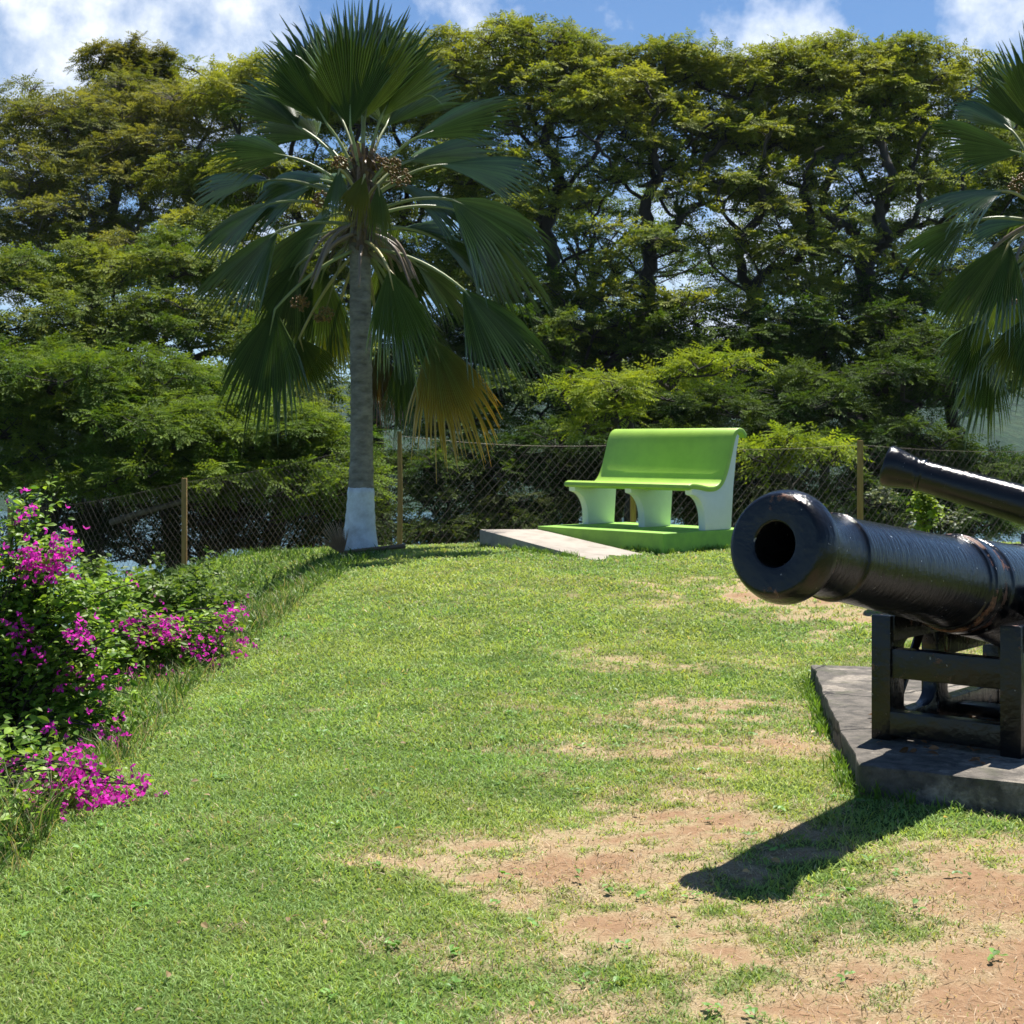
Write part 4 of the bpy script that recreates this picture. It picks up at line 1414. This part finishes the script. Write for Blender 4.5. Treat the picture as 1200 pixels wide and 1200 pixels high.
left_fronds = [
    # erect ones at the top
    fz((468, 335), -.25, (465, 15), -.40, (0, -1, .3), 40, .10, .0),
    fz((408, 325), -.05, (285, 85), -.15, (.2, -1, .3), 40, .12, .02),
    fz((330, 330), .30, (215, 190), .6, (.3, -.8, .6), 44, .15, .04),
    fz((548, 305), .0, (655, 70), .0, (-.3, -1, .3), 42, .12, .02),
    fz((500, 290), .35, (530, -15), .55, (0, -1, .2), 44, .12, .0),
    fz((440, 300), .45, (340, 30), .65, (.2, -1, .3), 42, .12, .02),
    fz((560, 330), .5, (640, 120), 1.1, (-.2, -.7, .7), 55, .15, .04),
    # right side
    fz((632, 362), -.1, (880, 235), -.25, (-.25, -.7, .75), 34, .25, .03),
    fz((700, 430), .25, (940, 395), .5, (0, -.45, .9), 52, .35, .06),
    fz((730, 520), -.25, (985, 600), -.5, (.25, -.75, .65), 50, .3, .16),
    fz((735, 545), .3, (985, 720), .55, (.3, -.6, .7), 45, .3, .14),
    fz((760, 752), -.4, (960, 940), -.75, (.35, -.85, .5), 40, .25, .08),
    fz((640, 690), .5, (790, 770), .9, (.3, -.6, .6), 50, .25, .12),
    fz((568, 702), -.65, (625, 930), -.95, (.1, -1, .35), 34, .3, .05, ((.12, .19, .02), .3, .1, .22)),
    fz((682, 880), -.55, (778, 1150), -.75, (.25, -1, .25), 40, .15, .02, GOLD),
    fz((420, 560), .35, (230, 650), .9, (-.2, -.7, .7), 55, .25, .12),
    fz((560, 640), .4, (660, 860), .75, (.1, -.9, .4), 50, .25, .08),
    fz((400, 700), .35, (330, 930), .55, (-.1, -1, .3), 46, .2, .05),
    fz((590, 480), .35, (800, 520), .8, (0, -.5, .85), 55, .3, .12),
    fz((380, 480), .3, (200, 520), .7, (0, -.5, .85), 55, .3, .12),
    fz((505, 310), -.1, (560, 30), -.2, (-.1, -1, .3), 40, .12, .0),
    fz((620, 420), .45, (830, 330), .9, (-.1, -.6, .8), 48, .3, .06),
    fz((690, 620), .45, (900, 690), .9, (.2, -.6, .8), 48, .3, .12),
    fz((250, 470), .4, (90, 440), .8, (-.1, -.5, .9), 48, .3, .08),
    fz((330, 690), .3, (230, 860), .5, (-.2, -.9, .4), 42, .25, .06),
    fz((380, 360), .5, (250, 270), .9, (.2, -.8, .6), 48, .2, .05),
    fz((600, 800), .35, (700, 960), .5, (.2, -1, .3), 42, .25, .06),
    fz((600, 600), .6, (720, 560), 1.3, (0, -.4, .9), 60, .25, .1),
    # left side
    fz((305, 408), -.1, (120, 345), -.2, (.1, -.75, .7), 50, .25, .10),
    fz((262, 530), .15, (60, 600), .3, (-.2, -.6, .8), 45, .3, .10),
    fz((280, 602), -.3, (75, 760), -.55, (-.3, -.8, .6), 40, .3, .08),
    fz((272, 805), -.15, (205, 1090), -.3, (-.25, -1, .2), 42, .2, .02),
    fz((335, 880), .35, (385, 1030), .5, (.1, -1, .3), 48, .2, .02, YEL),
    fz((330, 640), .5, (310, 720), .95, (-.2, -.7, .6), 55, .2, .1),
    fz((400, 470), .55, (300, 420), 1.3, (0, -.5, .8), 60, .25, .1),
    # folded yellowing one in the middle and the old ones behind the trunk
    fz((505, 455), -.55, (470, 560), -.8, (.3, -.8, .5), 30, .5, .05, ((.30, .24, .02), .6, .1, .25)),
    fz((440, 440), -.5, (410, 545), -.75, (-.4, -.8, .4), 26, .5, .05, ((.16, .20, .02), .5, .1, .2)),
    fz((540, 480), -.45, (560, 610), -.6, (.5, -.7, .4), 26, .5, .05, YEL),
    fz((430, 830), .55, (440, 960), .65, (0, -1, .2), 45, .2, .02, YEL),
    fz((545, 900), .5, (555, 1090), .6, (0, -1, .2), 30, .2, .02, ((.12, .07, .03), .8, .1, .4)),
    fz((610, 900), .5, (600, 1120), .5, (0, -1, .2), 24, .2, .02),
]
palm('fan_palm', 'fan palm with whitewashed trunk base standing by the fence', 421, 650, 15.0, (424, 262), .125, (425, 262), left_fronds, 41, .66, 20,
     [(*Z2(440, 425), -.2, .09), (*Z2(535, 425), .0, .11), (*Z2(600, 460), .05, .13), (*Z2(400, 820), -.05, .11), (*Z2(335, 790), .05, .10), (*Z2(575, 430), -.15, .1), (*Z2(390, 520), .05, .1)])


def Zr(zx, zy):
    return 1000 + zx / 2.143, zy / 2.143


def fr(h, dh, t, dt, nh, sp=50, cup=.2, dr=.08, tint=None):
    return (*Zr(*h), dh, *Zr(*t), dt, nh, sp, cup, dr, tint)


right_fronds = [
    fr((440, 330), .0, (365, 120), .1, (.2, -1, .3), 40, .12, .02),
    fr((470, 330), -.3, (470, 60), -.4, (0, -1, .3), 42, .12, .0),
    fr((420, 385), -.2, (205, 300), -.4, (.2, -.8, .6), 38, .22, .06),
    fr((400, 330), .4, (290, 220), .8, (.2, -.7, .7), 48, .2, .05),
    fr((375, 480), -.35, (190, 475), -.6, (0, -.5, .9), 40, .45, .10, ((.16, .2, .1), .2, .2, .12)),
    fr((285, 560), .1, (125, 625), .2, (-.2, -.7, .7), 46, .3, .08),
    fr((392, 610), -.4, (290, 790), -.75, (-.3, -.9, .5), 42, .3, .08, ((.12, .17, .05), .2, .0, .12)),
    fr((310, 690), .35, (210, 790), .6, (-.3, -.8, .5), 45, .25, .08),
    fr((330, 800), .1, (250, 960), .15, (-.2, -1, .3), 42, .2, .04),
    fr((430, 800), -.25, (385, 960), -.4, (-.1, -1, .3), 40, .25, .04, YEL),
    fr((345, 880), .4, (318, 1080), .5, (0, -1, .2), 34, .2, .02),
    fr((470, 760), -.3, (470, 1000), -.4, (0, -1, .3), 40, .2, .04),
    fr((560, 420), .0, (760, 330), .0, (0, -.7, .7), 50, .25, .08),
    fr((580, 560), -.2, (790, 660), -.4, (.2, -.8, .6), 48, .25, .1),
    fr((560, 760), .1, (680, 950), .2, (.3, -1, .3), 45, .2, .05),
    fr((540, 340), .2, (640, 140), .3, (-.2, -1, .3), 44, .15, .02),
    fr((440, 560), .4, (330, 540), 1.0, (0, -.5, .9), 55, .25, .1),
    fr((380, 700), .5, (400, 860), .9, (0, -1, .3), 45, .2, .05),
]
palm('fan_palm', 'fan palm cut off by the right edge of the picture', 1222, 640, 14.0, (1222, 262), .13, (1222, 262), right_fronds, 43, .6, 10, [(1195, 215, .0, .12), (1190, 345, .1, .12)])


# fallen dry frond by the palm foot
def fallen():
    r = np.random.default_rng(77)
    base = P(405, 655, 14.75)
    base[2] = float(gz(base[0], base[1]))
    root = thing('dried_frond', 'dry brown fallen palm leaf lying at the foot of the painted palm', 'palm leaf', loc=base)
    pts = []
    for px, D_ in ((402, 14.7), (430, 14.62), (475, 14.7)):
        x = (px - 600) / F * D_
        pts.append((x, D_, float(gz(x, D_)) + .05))
    pts = catmull(pts, 6)
    mb = MB()
    mb.tube(pts - base, np.linspace(.018, .024, len(pts)), 7, col=(.16, .10, .06))
    mb.build('stalk', M_stalk, root, smooth=True)
    h = pts[0]
    tip = h + np.array([-.12, -.02, .30])
    v, q, c = frond_mesh(h + np.array([0, 0, -.02]), tip, (.2, -1, .2), R(38), base, r, 20, .3, .0, ((.30, .20, .12), 0, .1, .97), .45)
    mb = MB()
    mb.add(v, quads=q, col=np.array([.33, .21, .12]) * r.uniform(.6, 1.2, (len(v), 1)))
    mb.build('blade', M_stalk, root)


fallen()


# ------------------------------------------------------------------ bougainvillea
def ovate(L=1.0, W=.62):
    # two rows of quads folded along the midrib
    p = [(0, 0), (.28, .36), (.60, .42), (.85, .22), (1.0, 0)]
    vs = []
    mid = [(0, 0, 0), (0, .3, .02), (0, .62, .02), (0, .86, -.03), (0, 1.0, -.09)]
    for s in (-1, 1):
        for a in range(4):
            (y0, w0), (y1, w1) = p[a], p[a + 1]
            m0, m1 = np.array(mid[a]), np.array(mid[a + 1])
            e0 = m0 + np.array([s * w0 * W, 0, w0 * .16])
            e1 = m1 + np.array([s * w1 * W, 0, w1 * .16])
            vs += [m0, e0, e1, m1]
    return np.array(vs) * L


LEAF = ovate()
def bract_template():
    vs = []
    for k in range(3):
        a = k * 2 * math.pi / 3
        d = np.array([math.cos(a), math.sin(a), .75])
        s = np.array([-math.sin(a), math.cos(a), 0])
        u = np.array([0, 0, 1.0])
        b = np.zeros(3)
        vs += [b, d * .5 + s * .42, d * .98, d * .5 - s * .42]
    return np.array(vs)


BRACT = bract_template()


def shrub(name, label, cat, base, blobs, cluster, nstem, seed, leaf=.05, cols=((.085, .180, .022), (.27, .40, .05)), bract=.020, group=None, loose=0.0, nleaf=None):
    """blobs: (px, py, D, rx m, rz m, leaves); cluster: (px, py, D, rx, rz, bracts)"""
    r = np.random.default_rng(seed)
    base = np.array([base[0], base[1], float(gz(base[0], base[1])) - .03])
    root = thing(name, label, cat, loc=base, group=group)
    stems, lv, ln = MB(), [], []
    ends = []
    for (px, py, D, rx, rz, n) in blobs:
        c = P(px, py, D)
        n = int(n * 1.7)
        k = max(3, int(n / 50))
        for i in range(k):
            u = unit(r.normal(0, 1, 3)) * r.uniform(.55, 1.0)
            ends.append((c + u * np.array([rx, rx * .9, rz]), n / k))
    for (px, py, D, rx, rz, n) in cluster:
        c = P(px, py, D)
        for i in range(max(1, n // 16)):
            ends.append((c + r.normal(0, .5, 3) * np.array([rx, rx, rz]), 12))
    for e, n in ends:
        o = base + np.array([r.normal(0, .08), r.normal(0, .08), 0])
        d = e - o
        ctrl = o + d * np.array([.25, .25, .75]) + np.array([0, 0, .15]) + r.normal(0, .06, 3)
        t = np.linspace(0, 1, 12)[:, None]
        pth = (1 - t) ** 2 * o + 2 * t * (1 - t) * ctrl + t ** 2 * e
        stems.tube(pth - base, np.linspace(.009, .0022, 12), 5, col=(.1, .08, .05), caps=False)
        m = int(n)
        s = np.clip(1 - np.abs(r.normal(0, .22, m)), .15, 1)
        q = np.stack([np.interp(s, t[:, 0], pth[:, k]) for k in range(3)], 1) + r.normal(0, .045, (m, 3)) + r.normal(0, loose, (m, 3))
        lv.append(q)
    stems.build('stem', M_bark, root, smooth=True)
    lv = np.concatenate(lv)
    n = len(lv)
    mb = MB()
    dirs = unit(rnd_dirs(r, n, -.6, .5))
    ups = unit(np.array([0, -.1, 1.0]) + r.normal(0, .55, (n, 3)))
    f = np.clip(r.normal(.45, .3, n), 0, 1)[:, None]
    col = (np.array(cols[0]) * (1 - f) + np.array(cols[1]) * f) * r.uniform(.75, 1.25, (n, 1))
    scatter(mb, LEAF, lv - base, dirs, ups, leaf * r.uniform(.55, 1.25, n), col)
    mb.build('foliage', M_bleaf, root)
    for (px, py, D, rx, rz, n) in cluster:
        n = int(n * .75)
        c = P(px, py, D)
        sub = max(2, n // 14)
        cc = c + r.normal(0, .55, (sub, 3)) * np.array([rx, rx * .8, rz])
        w = r.integers(0, sub, n)
        p = cc[w] + r.normal(0, .036, (n, 3)) * np.where(r.uniform(0, 1, (n, 1)) < .2, 1.5, 1)
        mb = MB()
        col = np.array([.60, .026, .42]) * r.uniform(.6, 1.35, (n, 1)) + np.array([.10, .03, .05]) * r.uniform(0, 1, (n, 1))
        scatter(mb, BRACT, p - base, unit(rnd_dirs(r, n, -.7, 1.2)), unit(r.normal(0, 1, (n, 3))), bract * r.uniform(.7, 1.2, n), col)
        mb.build('blossom', M_bract, root)
    return root


BG = 'flowering shrubs on the bank'
shrub('bougainvillea', 'tallest leafy bougainvillea at the left edge with a magenta spray on top', 'shrub', (-2.55, 7.6),
      [(120, 690, 7.3, .20, .16, 260), (140, 830, 7.1, .12, .10, 160), (30, 640, 7.4, .20, .16, 420), (60, 740, 7.3, .32, .22, 900), (20, 800, 7.3, .30, .26, 750), (95, 830, 7.2, .22, .16, 450), (15, 590, 7.5, .08, .12, 80), (62, 580, 7.6, .05, .09, 40), (70, 640, 7.5, .10, .05, 90), (20, 720, 7.6, .25, .25, 600), (-60, 700, 7.5, .3, .4, 600), (60, 690, 7.3, .30, .14, 500), (110, 760, 7.2, .26, .16, 500)],
      [(40, 656, 7.1, .13, .05, 200), (62, 640, 7.1, .05, .03, 40), (32, 596, 7.35, .04, .03, 20), (15, 740, 7.1, .06, .04, 24), (105, 745, 7.0, .10, .03, 50), (90, 790, 7.1, .06, .03, 24), (125, 795, 7.0, .03, .02, 12), (70, 852, 6.9, .05, .02, 16), (120, 850, 6.9, .04, .02, 14), (45, 768, 7.0, .05, .03, 18), (148, 862, 6.85, .035, .02, 18)],
      30, 51, .047, group=BG)
shrub('bougainvillea', 'bushy bougainvillea further along the bank with a broad magenta flush', 'shrub', (-2.75, 9.7),
      [(170, 745, 9.3, .36, .18, 900), (120, 700, 9.6, .30, .14, 480), (215, 770, 9.2, .32, .20, 800), (150, 800, 9.1, .30, .18, 700), (255, 745, 9.2, .18, .10, 260), (285, 735, 9.3, .12, .07, 90), (110, 770, 9.2, .25, .2, 500)],
      [(190, 738, 9.0, .20, .06, 170), (232, 756, 8.95, .14, .045, 80), (260, 725, 9.0, .10, .06, 50), (285, 757, 9.0, .06, .03, 22), (228, 796, 8.85, .12, .04, 50), (150, 735, 9.0, .10, .04, 40), (165, 790, 8.9, .05, .03, 20), (97, 703, 9.2, .04, .02, 10), (275, 712, 9.1, .05, .02, 14)],
      30, 52, .050, group=BG)
shrub('bougainvillea', 'low bougainvillea nearest the camera trailing magenta blooms onto the grass', 'shrub', (-2.2, 5.9),
      [(30, 930, 6.0, .22, .12, 420), (110, 945, 6.0, .20, .09, 380), (20, 985, 5.9, .18, .08, 260), (60, 880, 6.1, .16, .06, 130), (140, 950, 5.95, .10, .07, 200), (-50, 920, 6, .25, .2, 300), (15, 985, 5.25, .16, .10, 420), (50, 955, 5.7, .2, .10, 300), (5, 1025, 4.95, .12, .08, 300), (60, 990, 5.4, .10, .05, 160)],
      [(72, 900, 5.75, .09, .05, 90), (122, 925, 5.65, .14, .035, 190), (80, 930, 5.65, .10, .03, 80), (10, 958, 5.7, .06, .025, 36), (8, 912, 5.8, .05, .03, 20), (165, 942, 5.75, .05, .025, 26), (158, 916, 5.8, .04, .02, 14), (40, 900, 5.8, .05, .03, 20)],
      22, 53, .05, group=BG)
shrub('weedy_shrub', 'loose pale green weeds on the bank in front of the left fence post', 'shrub', (-3.1, 13.2),
      [(150, 690, 12.6, .35, .14, 500), (215, 700, 12.4, .35, .12, 500), (270, 705, 12.2, .22, .09, 200), (190, 650, 12.8, .06, .2, 50), (255, 665, 12.4, .1, .12, 60), (90, 675, 12.8, .3, .16, 400)],
      [(150, 680, 12.3, .05, .03, 10), (178, 700, 12.2, .05, .02, 8)], 20, 54, .07, ((.08, .15, .02), (.17, .25, .04)), group=BG)
shrub('young_shrub', 'small bright yellow green plant beneath the slimmer cannon', 'shrub', (4.35, 15.6),
      [(1083, 598, 15.5, .11, .13, 170), (1080, 580, 15.5, .07, .07, 70), (1078, 620, 15.5, .08, .06, 50)], [], 6, 55, .075, ((.16, .26, .02), (.28, .36, .04)))
shrub('silver_shrub', 'pale silvery bush behind the fence below the slimmer cannon', 'shrub', (4.5, 17.8),
      [(1040, 582, 17.8, .22, .10, 110), (1120, 606, 17.8, .25, .08, 60)], [], 6, 56, .07, ((.10, .13, .08), (.22, .25, .18)))


def litter():
    r = np.random.default_rng(88)
    mb = MB()
    pos, dirs, ups, sc, col = [], [], [], [], []
    for i in range(260):
        y = r.uniform(3.4, 13)
        x = r.uniform(-.33 * y, .33 * y)
        if x < np.interp(y, XZ[:, 0], XZ[:, 1]) - .8 or blocked(np.array([x]), np.array([y]))[0]:
            continue
        for k in range(r.integers(4, 9)):
            a = r.uniform(0, 6.28)
            px, py = x + r.normal(0, .015), y + r.normal(0, .015)
            pos.append((px, py, float(gz(px, py)) + .012))
            dirs.append((math.cos(a), math.sin(a), .3))
            ups.append((r.normal(0, .2), r.normal(0, .2), 1))
            sc.append(r.uniform(.016, .034))
            col.append(np.array([.17, .33, .07]) * r.uniform(.7, 1.25))
    for i in range(150):
        y = r.uniform(3.3, 9)
        x = r.uniform(-.25 * y, .33 * y)
        if blocked(np.array([x]), np.array([y]))[0]:
            continue
        a = r.uniform(0, 6.28)
        pos.append((x, y, float(gz(x, y)) + .022))
        dirs.append((math.cos(a), math.sin(a), r.uniform(-.2, .3)))
        ups.append((r.normal(0, .4), r.normal(0, .4), 1))
        sc.append(r.uniform(.015, .035))
        col.append(np.array([.36, .25, .13]) * r.uniform(.5, 1.5))
    scatter(mb, LEAF, np.array(pos), np.array(dirs), np.array(ups), np.array(sc), np.array(col))
    tag(mb.build('weeds', M_bleaf), 'small weeds and dry fallen leaves scattered through the lawn', 'weeds', kind='stuff')
    mb = MB()
    n = 420
    u = np.where(r.uniform(0, 1, n) < .75, r.uniform(-.28, .6, n), r.uniform(-.6, .9, n))
    v_ = r.normal(0, .14, n)
    bx = np.array(CM.col[0][:2]); by = np.array(CM.col[1][:2]); o = np.array(CM.col[3][:2])
    xy = o + u[:, None] * bx + v_[:, None] * by
    p3 = np.hstack([xy, np.full((n, 1), ZS) + r.uniform(.004, .016, (n, 1))])
    scatter(mb, LEAF, p3, rnd_dirs(r, n, -.1, .35), unit(np.array([0, 0, 1.0]) + r.normal(0, .4, (n, 3))), r.uniform(.015, .05, n), np.array([.30, .15, .07]) * r.uniform(.4, 1.5, (n, 1)))
    tag(mb.build('leaf_litter', M_bleaf), 'rusty brown dead leaves lying on the slab inside the gun carriage', 'leaf litter', kind='stuff')


litter()

# ------------------------------------------------------------------ sea, far hills, houses
def build_far():
    m, nt, out = newmat('sea_water')
    p = nd(nt, 'ShaderNodeBsdfPrincipled', i_Roughness=.22)
    n = noise(nt, .25, 5, .6)
    r = ramp(nt, n.outputs[0], [(.35, (.035, .09, .13)), (.7, (.08, .17, .21))])
    lk(nt, r.outputs[0], p.inputs['Base Color'])
    lk(nt, bump(nt, n.outputs[0], .4, 1.0), p.inputs['Normal'])
    lk(nt, p.outputs[0], out.inputs[0])
    mb = MB()
    mb.add([(-1500, -20, -28), (1500, -20, -28), (1500, 990, -28), (-1500, 990, -28)], quads=[[0, 1, 2, 3]])
    tag(mb.build('sea', m), 'blue bay below the hill seen between the trees', 'water', kind='structure')
    xs = np.arange(-1200, 1201, 12.0)
    ys = np.arange(520, 1001, 12.0)
    X, Y = np.meshgrid(xs, ys)
    rise = sm(560, 900, Y + 50 * np.sin(X * .01) + 60 * (fbm(X * .01, Y * .01, 8, 3) - .5))
    ridge = np.minimum(72, 22 + 40 * fbm(X * .004 + 5, Y * .002, 12, 4) + 20 * sm(100, 420, X))
    Z = -34 + (rise * (ridge + 34)) + rise * 10 * (fbm(X * .025, Y * .025, 14, 4) - .5)
    nx = len(xs)
    i = np.arange(len(ys) - 1)[:, None] * nx + np.arange(nx - 1)[None]
    q = np.stack([i, i + 1, i + nx + 1, i + nx], -1).reshape(-1, 4)
    mb = MB()
    mb.add(np.stack([X, Y, Z], -1).reshape(-1, 3), quads=q)
    m, nt, out = newmat('wooded_hillside')
    p = nd(nt, 'ShaderNodeBsdfDiffuse')
    n = noise(nt, .035, 7, .7)
    n2 = noise(nt, .2, 4, .7)
    r = ramp(nt, n.outputs[0], [(.3, (.012, .034, .020)), (.55, (.030, .068, .034)), (.75, (.075, .11, .05))])
    lk(nt, r.outputs[0], p.inputs['Color'])
    lk(nt, bump(nt, n2.outputs[0], 1.0, 8), p.inputs['Normal'])
    lk(nt, p.outputs[0], out.inputs[0])
    tag(mb.build('hills', m, smooth=True), 'green hills across the bay', 'hills', kind='structure')


build_far()

# ------------------------------------------------------------------ haze
HAZE = True
if HAZE:
    mb = MB()
    mb.box((0, 490, 28), (3100, 1030, 116))
    m, nt, out = newmat('haze_air')
    vol = nd(nt, 'ShaderNodeVolumePrincipled')
    vol.inputs['Color'].default_value = (.80, .87, .95, 1)
    vol.inputs['Density'].default_value = .00014
    vol.inputs['Anisotropy'].default_value = .2
    lk(nt, vol.outputs[0], out.inputs['Volume'])
    tag(mb.build('haze', m), 'thin bluish air over the bay', 'haze', kind='stuff')

# ------------------------------------------------------------------ sky, sun, camera
SUN_EL, SUN_AZ = R(67), R(30)        # azimuth measured from +Y towards +X
w = bpy.data.worlds.new('World')
scene.world = w
w.use_nodes = True
nt = w.node_tree
nt.nodes.clear()
wo = nd(nt, 'ShaderNodeOutputWorld')
bg = nd(nt, 'ShaderNodeBackground')
bg.inputs[1].default_value = .056
sky = nd(nt, 'ShaderNodeTexSky', sky_type='NISHITA', sun_disc=False, sun_elevation=SUN_EL, sun_rotation=SUN_AZ, altitude=50, air_density=.85, dust_density=.2, ozone_density=3.0)
tc = nd(nt, 'ShaderNodeTexCoord')
dirv = tc.outputs['Generated']
sep = nd(nt, 'ShaderNodeSeparateXYZ')
lk(nt, dirv, sep.inputs[0])
# cloud field: direction projected on a high plane
zz = math_(nt, 'ADD', math_(nt, 'MAXIMUM', sep.outputs[2], 0.0), .22)
cx = math_(nt, 'DIVIDE', sep.outputs[0], zz)
cy = math_(nt, 'DIVIDE', sep.outputs[1], zz)
cmb = nd(nt, 'ShaderNodeCombineXYZ')
lk(nt, cx, cmb.inputs[0]); lk(nt, cy, cmb.inputs[1])
n1 = noise(nt, 2.1, 9, .58, vec=cmb.outputs[0])
nw = noise(nt, 11, 9, .62, vec=dirv)


def blob(az, el, rad, soft, amp):
    az, el = R(az), R(el)
    c = (math.sin(az) * math.cos(el), math.cos(az) * math.cos(el), math.sin(el))
    d = nd(nt, 'ShaderNodeVectorMath', operation='DISTANCE')
    lk(nt, dirv, d.inputs[0])
    d.inputs[1].default_value = c
    mr = nd(nt, 'ShaderNodeMapRange', interpolation_type='SMOOTHSTEP')
    mr.inputs[1].default_value = rad + soft
    mr.inputs[2].default_value = max(0, rad - soft)
    mr.inputs[3].default_value = 0
    mr.inputs[4].default_value = amp
    lk(nt, d.outputs['Value'], mr.inputs[0])
    return mr.outputs[0]


def px_dir(px, py):
    return math.degrees(math.atan((px - 600) / F)), math.degrees(math.atan((HOR - py) / F))


blobs = [blob(*px_dir(1195, 30), .045, .040, .50), blob(*px_dir(1290, -10), .085, .05, .5), blob(*px_dir(60, 30), .13, .10, .52), blob(*px_dir(250, 10), .075, .06, .42),
         blob(*px_dir(740, 20), .05, .05, .24), blob(*px_dir(830, 5), .04, .04, .22), blob(*px_dir(560, 25), .05, .05, .26), blob(*px_dir(880, 330), .19, .10, .30), blob(*px_dir(200, 280), .14, .10, .3)]
s = blobs[0]
for b in blobs[1:]:
    s = math_(nt, 'MAXIMUM', s, b)
val = math_(nt, 'ADD', s, math_(nt, 'MULTIPLY', math_(nt, 'SUBTRACT', nw.outputs[0], .60), 1.35))
val2 = math_(nt, 'MULTIPLY', math_(nt, 'SUBTRACT', n1.outputs[0], .56), .9)
lowband = nd(nt, 'ShaderNodeMapRange', interpolation_type='SMOOTHSTEP')
lowband.inputs[1].default_value = .42; lowband.inputs[2].default_value = .62; lowband.inputs[3].default_value = 0; lowband.inputs[4].default_value = 1
lk(nt, sep.outputs[2], lowband.inputs[0])
val = math_(nt, 'MAXIMUM', val, math_(nt, 'MULTIPLY', val2, lowband.outputs[0]))
cov = ramp(nt, val, [(.08, (0, 0, 0)), (.42, (1, 1, 1))])
shade = ramp(nt, nw.outputs[0], [(.3, (6.4, 7.3, 8.6)), (.62, (11.2, 11.5, 12.0))])
skyb = mixc(nt, 1.0, sky.outputs[0], (.74, .93, 1.08), 'MULTIPLY')
skyc = mixc(nt, math_(nt, 'MULTIPLY', cov.outputs[0], .88), skyb, shade.outputs[0])
lk(nt, skyc, bg.inputs[0])
lk(nt, bg.outputs[0], wo.inputs[0])

sun = bpy.data.lights.new('sun', 'SUN')
sun.energy = 4.9
sun.angle = R(.53)
sun.color = (1.0, .955, .88)
so = bpy.data.objects.new('sun', sun)
C.objects.link(so)
sd = Vector((math.sin(SUN_AZ) * math.cos(SUN_EL), math.cos(SUN_AZ) * math.cos(SUN_EL), math.sin(SUN_EL)))
so.rotation_euler = sd.to_track_quat('Z', 'Y').to_euler()
so.location = sd * 60

cam = bpy.data.cameras.new('camera')
cam.sensor_width = 36
cam.lens = 36 * F / 1200
cam.shift_y = -(600 - HOR) / 1200
cam.clip_start = .1
cam.clip_end = 6000
cam.dof.use_dof = True
cam.dof.focus_distance = 6.2
cam.dof.aperture_fstop = 10
co = bpy.data.objects.new('camera', cam)
C.objects.link(co)
co.location = (0, 0, H)
co.rotation_euler = (R(90), 0, 0)
scene.camera = co

vs = scene.view_settings
vs.view_transform = 'Standard'
vs.look = 'None'
vs.exposure = 1.05
vs.gamma = 1
scene.render.film_transparent = False
cy_ = scene.cycles
cy_.max_bounces = 7
cy_.diffuse_bounces = 3
cy_.glossy_bounces = 3
cy_.transmission_bounces = 4
cy_.transparent_max_bounces = 6
cy_.volume_bounces = 0
cy_.caustics_reflective = False
cy_.caustics_refractive = False
cy_.sample_clamp_indirect = 6
cy_.use_denoising = True
